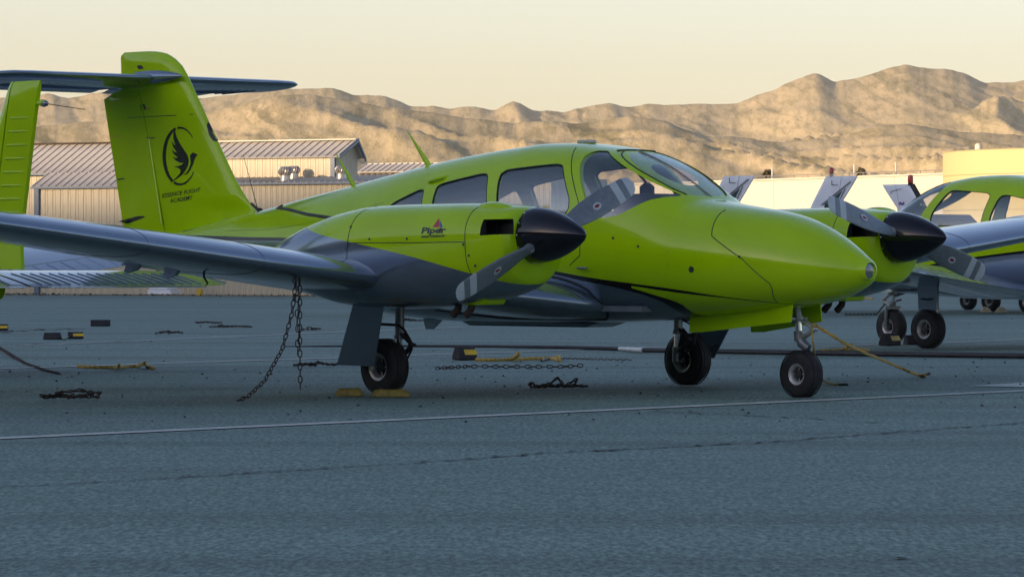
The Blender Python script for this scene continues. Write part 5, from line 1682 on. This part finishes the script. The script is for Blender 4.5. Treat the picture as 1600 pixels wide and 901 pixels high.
# loose stones and bits of rubber
for k in range(70):
    pass
sb = MB()
for k in range(260):
    u, v = random.uniform(-40, 1640), random.choice((random.uniform(480, 620), random.uniform(540, 660), random.uniform(560, 600)))
    P = unp(u, v)
    s = random.uniform(.006, .018)
    V = [P + np.array([math.cos(a)*s*random.uniform(.6, 1.2), math.sin(a)*s*random.uniform(.6, 1.2), 0]) for a in (0, 1.3, 2.5, 3.8, 5.0)] + [P + np.array([0, 0, s*random.uniform(.5, 1.1)])]
    sb.add(V, [(i, (i+1) % 5, 5) for i in range(5)])
o = sb.build('loose_gravel', mat('dark_gravel', (.03, .032, .034), .9))
o['kind'] = 'stuff'

# ================================================================== MOUNTAINS
def vnoise(x, y, seed):
    xi, yi = np.floor(x).astype(int), np.floor(y).astype(int)
    fx, fy = x - xi, y - yi
    fx, fy = fx*fx*fx*(fx*(fx*6-15)+10), fy*fy*fy*(fy*(fy*6-15)+10)
    def h(a, b):
        n = (a*374761393 + b*668265263 + seed*1442695041) & 0x7fffffff
        n = ((n ^ (n >> 13)) * 1274126177) & 0x7fffffff
        return ((n ^ (n >> 16)) & 0xffff) / 65535.0
    return (h(xi, yi)*(1-fx) + h(xi+1, yi)*fx)*(1-fy) + (h(xi, yi+1)*(1-fx) + h(xi+1, yi+1)*fx)*fy
def ridged(x, y, seed, oct_=5, yk=1.0):
    s, a, f, n = 0, 1.0, 1.0, 0
    w = 1.0
    for o_ in range(oct_):
        r_ = 1 - np.abs(2*vnoise(x*f, y*f**yk, seed + o_) - 1)
        r_ = r_ * r_ * w
        w = np.clip(r_ * 1.8, 0, 1)
        s = s + r_*a
        n += a
        a *= .5
        f *= 2.03
    return s / n
def fbm(x, y, seed, oct_=4):
    s, a, n = 0, 1.0, 0
    for o_ in range(oct_):
        s = s + vnoise(x*2.0**o_, y*2.0**o_, seed + o_)*a
        n += a
        a *= .5
    return s / n
SK_FAR = [(-2400, 165), (-1200, 120), (-500, 150), (-200, 135), (0, 152), (45, 149), (75, 145), (106, 153), (160, 143), (250, 150), (320, 152), (400, 143), (460, 138), (520, 137), (535, 141), (552, 149), (575, 147), (600, 148), (620, 155), (642, 165), (680, 164), (702, 169), (742, 165), (775, 171), (786, 164), (803, 156), (818, 163), (832, 171), (860, 172), (882, 176), (900, 170), (918, 166), (952, 160), (970, 164), (985, 166), (1005, 161), (1060, 162), (1148, 162), (1165, 156), (1182, 148), (1208, 140), (1230, 128), (1255, 120), (1272, 114), (1284, 117), (1304, 128), (1320, 124), (1340, 121), (1362, 116), (1382, 108), (1398, 103), (1416, 99), (1434, 103), (1452, 106), (1480, 108), (1504, 113), (1522, 121), (1540, 128), (1572, 129), (1600, 124), (1700, 112), (1900, 140), (2300, 110), (3200, 150), (4200, 130)]
SK_MID = [(-2400, 260), (-600, 215), (0, 200), (60, 196), (150, 188), (330, 172), (420, 150), (480, 147), (520, 152), (600, 165), (660, 172), (720, 182), (800, 190), (860, 186), (905, 192), (980, 180), (1040, 190), (1100, 212), (1160, 215), (1220, 222), (1300, 214), (1370, 196), (1420, 192), (1500, 205), (1600, 212), (1800, 230), (3000, 240), (4200, 250)]
def terrain(name, sk, t0, tr, t1, seed, nu, nt, amp, lx, umin=-2200, umax=3900):
    us = np.linspace(umin, umax, nu)
    ts = t0 + (t1 - t0) * np.linspace(0, 1, nt) ** 1.15
    U, T = np.meshgrid(us, ts, indexing='ij')
    S = np.array(sk, float)
    X = (U - 800) / FPX * T
    # below the crest the spurs run off to the right and soften
    low = np.clip((tr - T) / (tr - t0), 0, 1)
    slip = (130 + 260 * (fbm(X/420.0, X*0 + 1.7, seed + 60, 3) - .5)) * low
    ug = np.arange(-3200, 5200, 6.0)
    vg = np.interp(ug, S[:, 0], S[:, 1])
    kr = np.hanning(41)
    vs = np.convolve(np.pad(vg, 20, mode='edge'), kr / kr.sum(), 'valid')
    w_ = np.clip(low * 2.2, 0, 1)
    v = np.interp(U - slip, ug, vg) * (1 - w_) + np.interp(U - slip, ug, vs) * w_
    jag = (fbm(U/26.0, T*0 + 3.3, seed + 40, 3) - .5) * 5
    crest = (406 - v + jag) / FPX * tr
    # the crest line wanders in depth so that spurs come towards us
    wob = (fbm(X/900.0, T*0 + 7.7, seed + 20, 3) - .5) * .25
    k = (T - t0) / (tr - t0) + wob * np.clip((T - t0)/(tr - t0), 0, 1) * np.clip((tr - T)/(tr - t0) * 4, 0, 1)
    ramp_ = np.where(k < 1, np.clip(k, 0, 1) ** 1.15, np.clip(1 - (T - tr)/(t1 - tr), 0, 1))
    # spurs lean across the slope
    lean = .55 + (fbm(X/2600.0 + 2.2, X*0 + .5, seed + 31, 2) - .5) * 1.6
    q = X + (T - tr) * lean
    wx, wy = fbm(X/160.0, T/160.0, seed + 3, 3) - .5, fbm(X/160.0 + 9, T/160.0, seed + 5, 3) - .5
    rg = ridged(X/(lx*4.2) + wx*.45 + 3.1, T/(lx*4.2) + wy*.45, seed, 6, 1.0)
    rg2 = ridged(q/lx + 5.1 + wx*.9, T/(lx*8.0) + wy*.5, seed + 9, 5, .6)
    edge = np.clip(np.abs(1 - k) * 3.2, 0, 1)
    Zt = crest * ramp_ - amp * np.clip(k, 0, 1) ** .6 * edge * ((1 - rg) * .80 + (1 - rg2) * .45) + amp * .78 * np.clip(k, 0, 1) * edge
    Zt = np.maximum(Zt + CAM[2] * ramp_, -1.0 + 0*Zt)
    P = CAM[None, None, :] * np.array([1, 1, 0]) + AX[None, None, :] * T[..., None] + RX[None, None, :] * X[..., None]
    P[..., 2] = Zt
    mb = MB().grid(P, closed=False, cap=False)
    me = bpy.data.meshes.new(name)
    me.from_pydata(mb.v, [], mb.f)
    me.polygons.foreach_set('use_smooth', [True]*len(mb.f))
    me.update()
    o = bpy.data.objects.new(name, me)
    COL.objects.link(o)
    o['kind'] = 'structure'
    return o
def mountain_mat():
    m, nt, b = nodes('dry_chaparral')
    # grain as broad up the slope as across it
    tc = nt.nodes.new('ShaderNodeTexCoord')
    cx = nt.nodes.new('ShaderNodeCombineXYZ')
    for k, (vec, f) in enumerate(((RX, 1.0), (AX, .16), (np.array([0, 0, 1.0]), 1.0))):
        d = nt.nodes.new('ShaderNodeVectorMath')
        d.operation = 'DOT_PRODUCT'
        nt.links.new(tc.outputs['Object'], d.inputs[0])
        d.inputs[1].default_value = tuple(vec * f)
        nt.links.new(d.outputs['Value'], cx.inputs[k])
    def noise(nt, scale, detail=3, rough=.55):
        n = nt.nodes.new('ShaderNodeTexNoise')
        n.inputs['Scale'].default_value, n.inputs['Detail'].default_value, n.inputs['Roughness'].default_value = scale, detail, rough
        nt.links.new(cx.outputs[0], n.inputs['Vector'])
        return n.outputs['Fac']
    n1 = noise(nt, .007, 6, .62)
    n2 = noise(nt, .085, 7, .78)
    n3 = noise(nt, .16, 4, .75)
    c = ramp(nt, n1, [(.30, (.35, .295, .180)), (.5, (.42, .345, .205)), (.70, (.48, .39, .235))])
    brush = ramp(nt, n2, [(.44, (1.06, 1.06, 1.06)), (.60, (.64, .66, .60))])
    c = mixc(nt, 1.0, c, brush, 'MULTIPLY')
    # gully shadow painted into the colour as streaks running down to the right
    st = nt.nodes.new('ShaderNodeVectorMath')
    st.operation = 'DOT_PRODUCT'
    nt.links.new(cx.outputs[0], st.inputs[0])
    st.inputs[1].default_value = (1/34.0, 0, 1.35/34.0)
    sep = nt.nodes.new('ShaderNodeSeparateXYZ')
    nt.links.new(cx.outputs[0], sep.inputs[0])
    cv = nt.nodes.new('ShaderNodeCombineXYZ')
    warp = mathn(nt, 'MULTIPLY', mathn(nt, 'SUBTRACT', noise(nt, .02, 4, .6), .5), 2.6)
    nt.links.new(mathn(nt, 'ADD', st.outputs['Value'], warp), cv.inputs[0])
    nt.links.new(mathn(nt, 'MULTIPLY', sep.outputs[2], 1/160.0), cv.inputs[1])
    gn = nt.nodes.new('ShaderNodeTexNoise')
    gn.inputs['Scale'].default_value, gn.inputs['Detail'].default_value, gn.inputs['Roughness'].default_value = 1.0, 3, .6
    nt.links.new(cv.outputs[0], gn.inputs['Vector'])
    gully_shade = ramp(nt, gn.outputs['Fac'], [(.56, (1, 1, 1)), (.66, (.50, .54, .50))])
    c = mixc(nt, 1.0, c, gully_shade, 'MULTIPLY')
    rock = ramp(nt, n3, [(.56, (0, 0, 0)), (.72, (.75, .75, .75))])
    rockz = ramp(nt, noise(nt, .006, 4, .6), [(.5, (0, 0, 0)), (.62, (1, 1, 1))])
    c = mixc(nt, mathn(nt, 'MULTIPLY', rock, rockz), c, (.62, .50, .33))
    nt.links.new(c, b.inputs['Base Color'])
    b.inputs['Roughness'].default_value = .95
    b.inputs['Specular IOR Level'].default_value = .1
    bump(nt, b, n2, .45, 3.0)
    return m
M_MTN = mountain_mat()
for o in (terrain('far_mountains', SK_FAR, 4500, 5600, 6900, 3, 1900, 260, 92, 105), terrain('foothills', SK_MID, 2350, 2900, 3700, 17, 1600, 190, 42, 58)):
    o.data.materials.append(M_MTN)

# ================================================================== the ridge behind the photographer that keeps the apron in shade
HL = 500.0
tanE = math.tan(SUN_EL)
PERP = np.array([-SUN[1], SUN[0], 0])
H0 = np.array(G(58, 121))
def hill_ridge():
    us = np.concatenate([np.linspace(-1500, -260, 40), np.linspace(-250, 250, 260), np.linspace(260, 1500, 40)])
    prof = [(-150, 0), (-110, .22), (-70, .52), (-35, .80), (-14, .95), (0, 1.0), (16, .95), (60, .72), (130, .35), (220, 0)]
    base = 3.0 + tanE * HL
    V = []
    for e in us:
        # what the ridge line does along its length: higher to the right, rough with brush
        d = base + .10 * np.clip(e, -60, 60) * 0
        row = []
        for (k, f) in prof:
            p = H0 + SUN*(HL + k) + PERP*e
            n = (fbm(np.array([e/9.0]), np.array([k/40.0]), 5, 3)[0] - .5) * 1.6 + (fbm(np.array([e/60.0]), np.array([k/90.0 + 4]), 8, 3)[0] - .5) * 3.0
            row.append((p[0], p[1], max(-.5, (RIDGE(e) + n*min(1, f*1.2)) * f)))
        V.append(row)
    return MB().grid(np.array(V), closed=False, cap=False)
def RIDGE(e):
    return 3.0 + tanE * HL + float(np.interp(e, [-1500, -200, -12, 0, 6, 12, 30, 200, 1500], [20, 6, .6, .15, .9, 1.4, 2.0, 6, 10]))
o = hill_ridge().build('hills', mat('brush_hill', (.085, .075, .04), .95, var=.4, scale=.3))
o['kind'] = 'structure'

# ================================================================== the evening air
hz = bpy.data.materials.new('evening_haze')
hz.use_nodes = True
hz.node_tree.nodes.clear()
vo = hz.node_tree.nodes.new('ShaderNodeOutputMaterial')
pv = hz.node_tree.nodes.new('ShaderNodeVolumePrincipled')
pv.inputs['Color'].default_value = (.98, .93, .80, 1)
pv.inputs['Density'].default_value = 5.2e-5
pv.inputs['Anisotropy'].default_value = .2
hz.node_tree.links.new(pv.outputs[0], vo.inputs['Volume'])
hb = MB().box((0, 0, 299), (19000, 19000, 602)).build('haze', hz)
hb['kind'] = 'stuff'
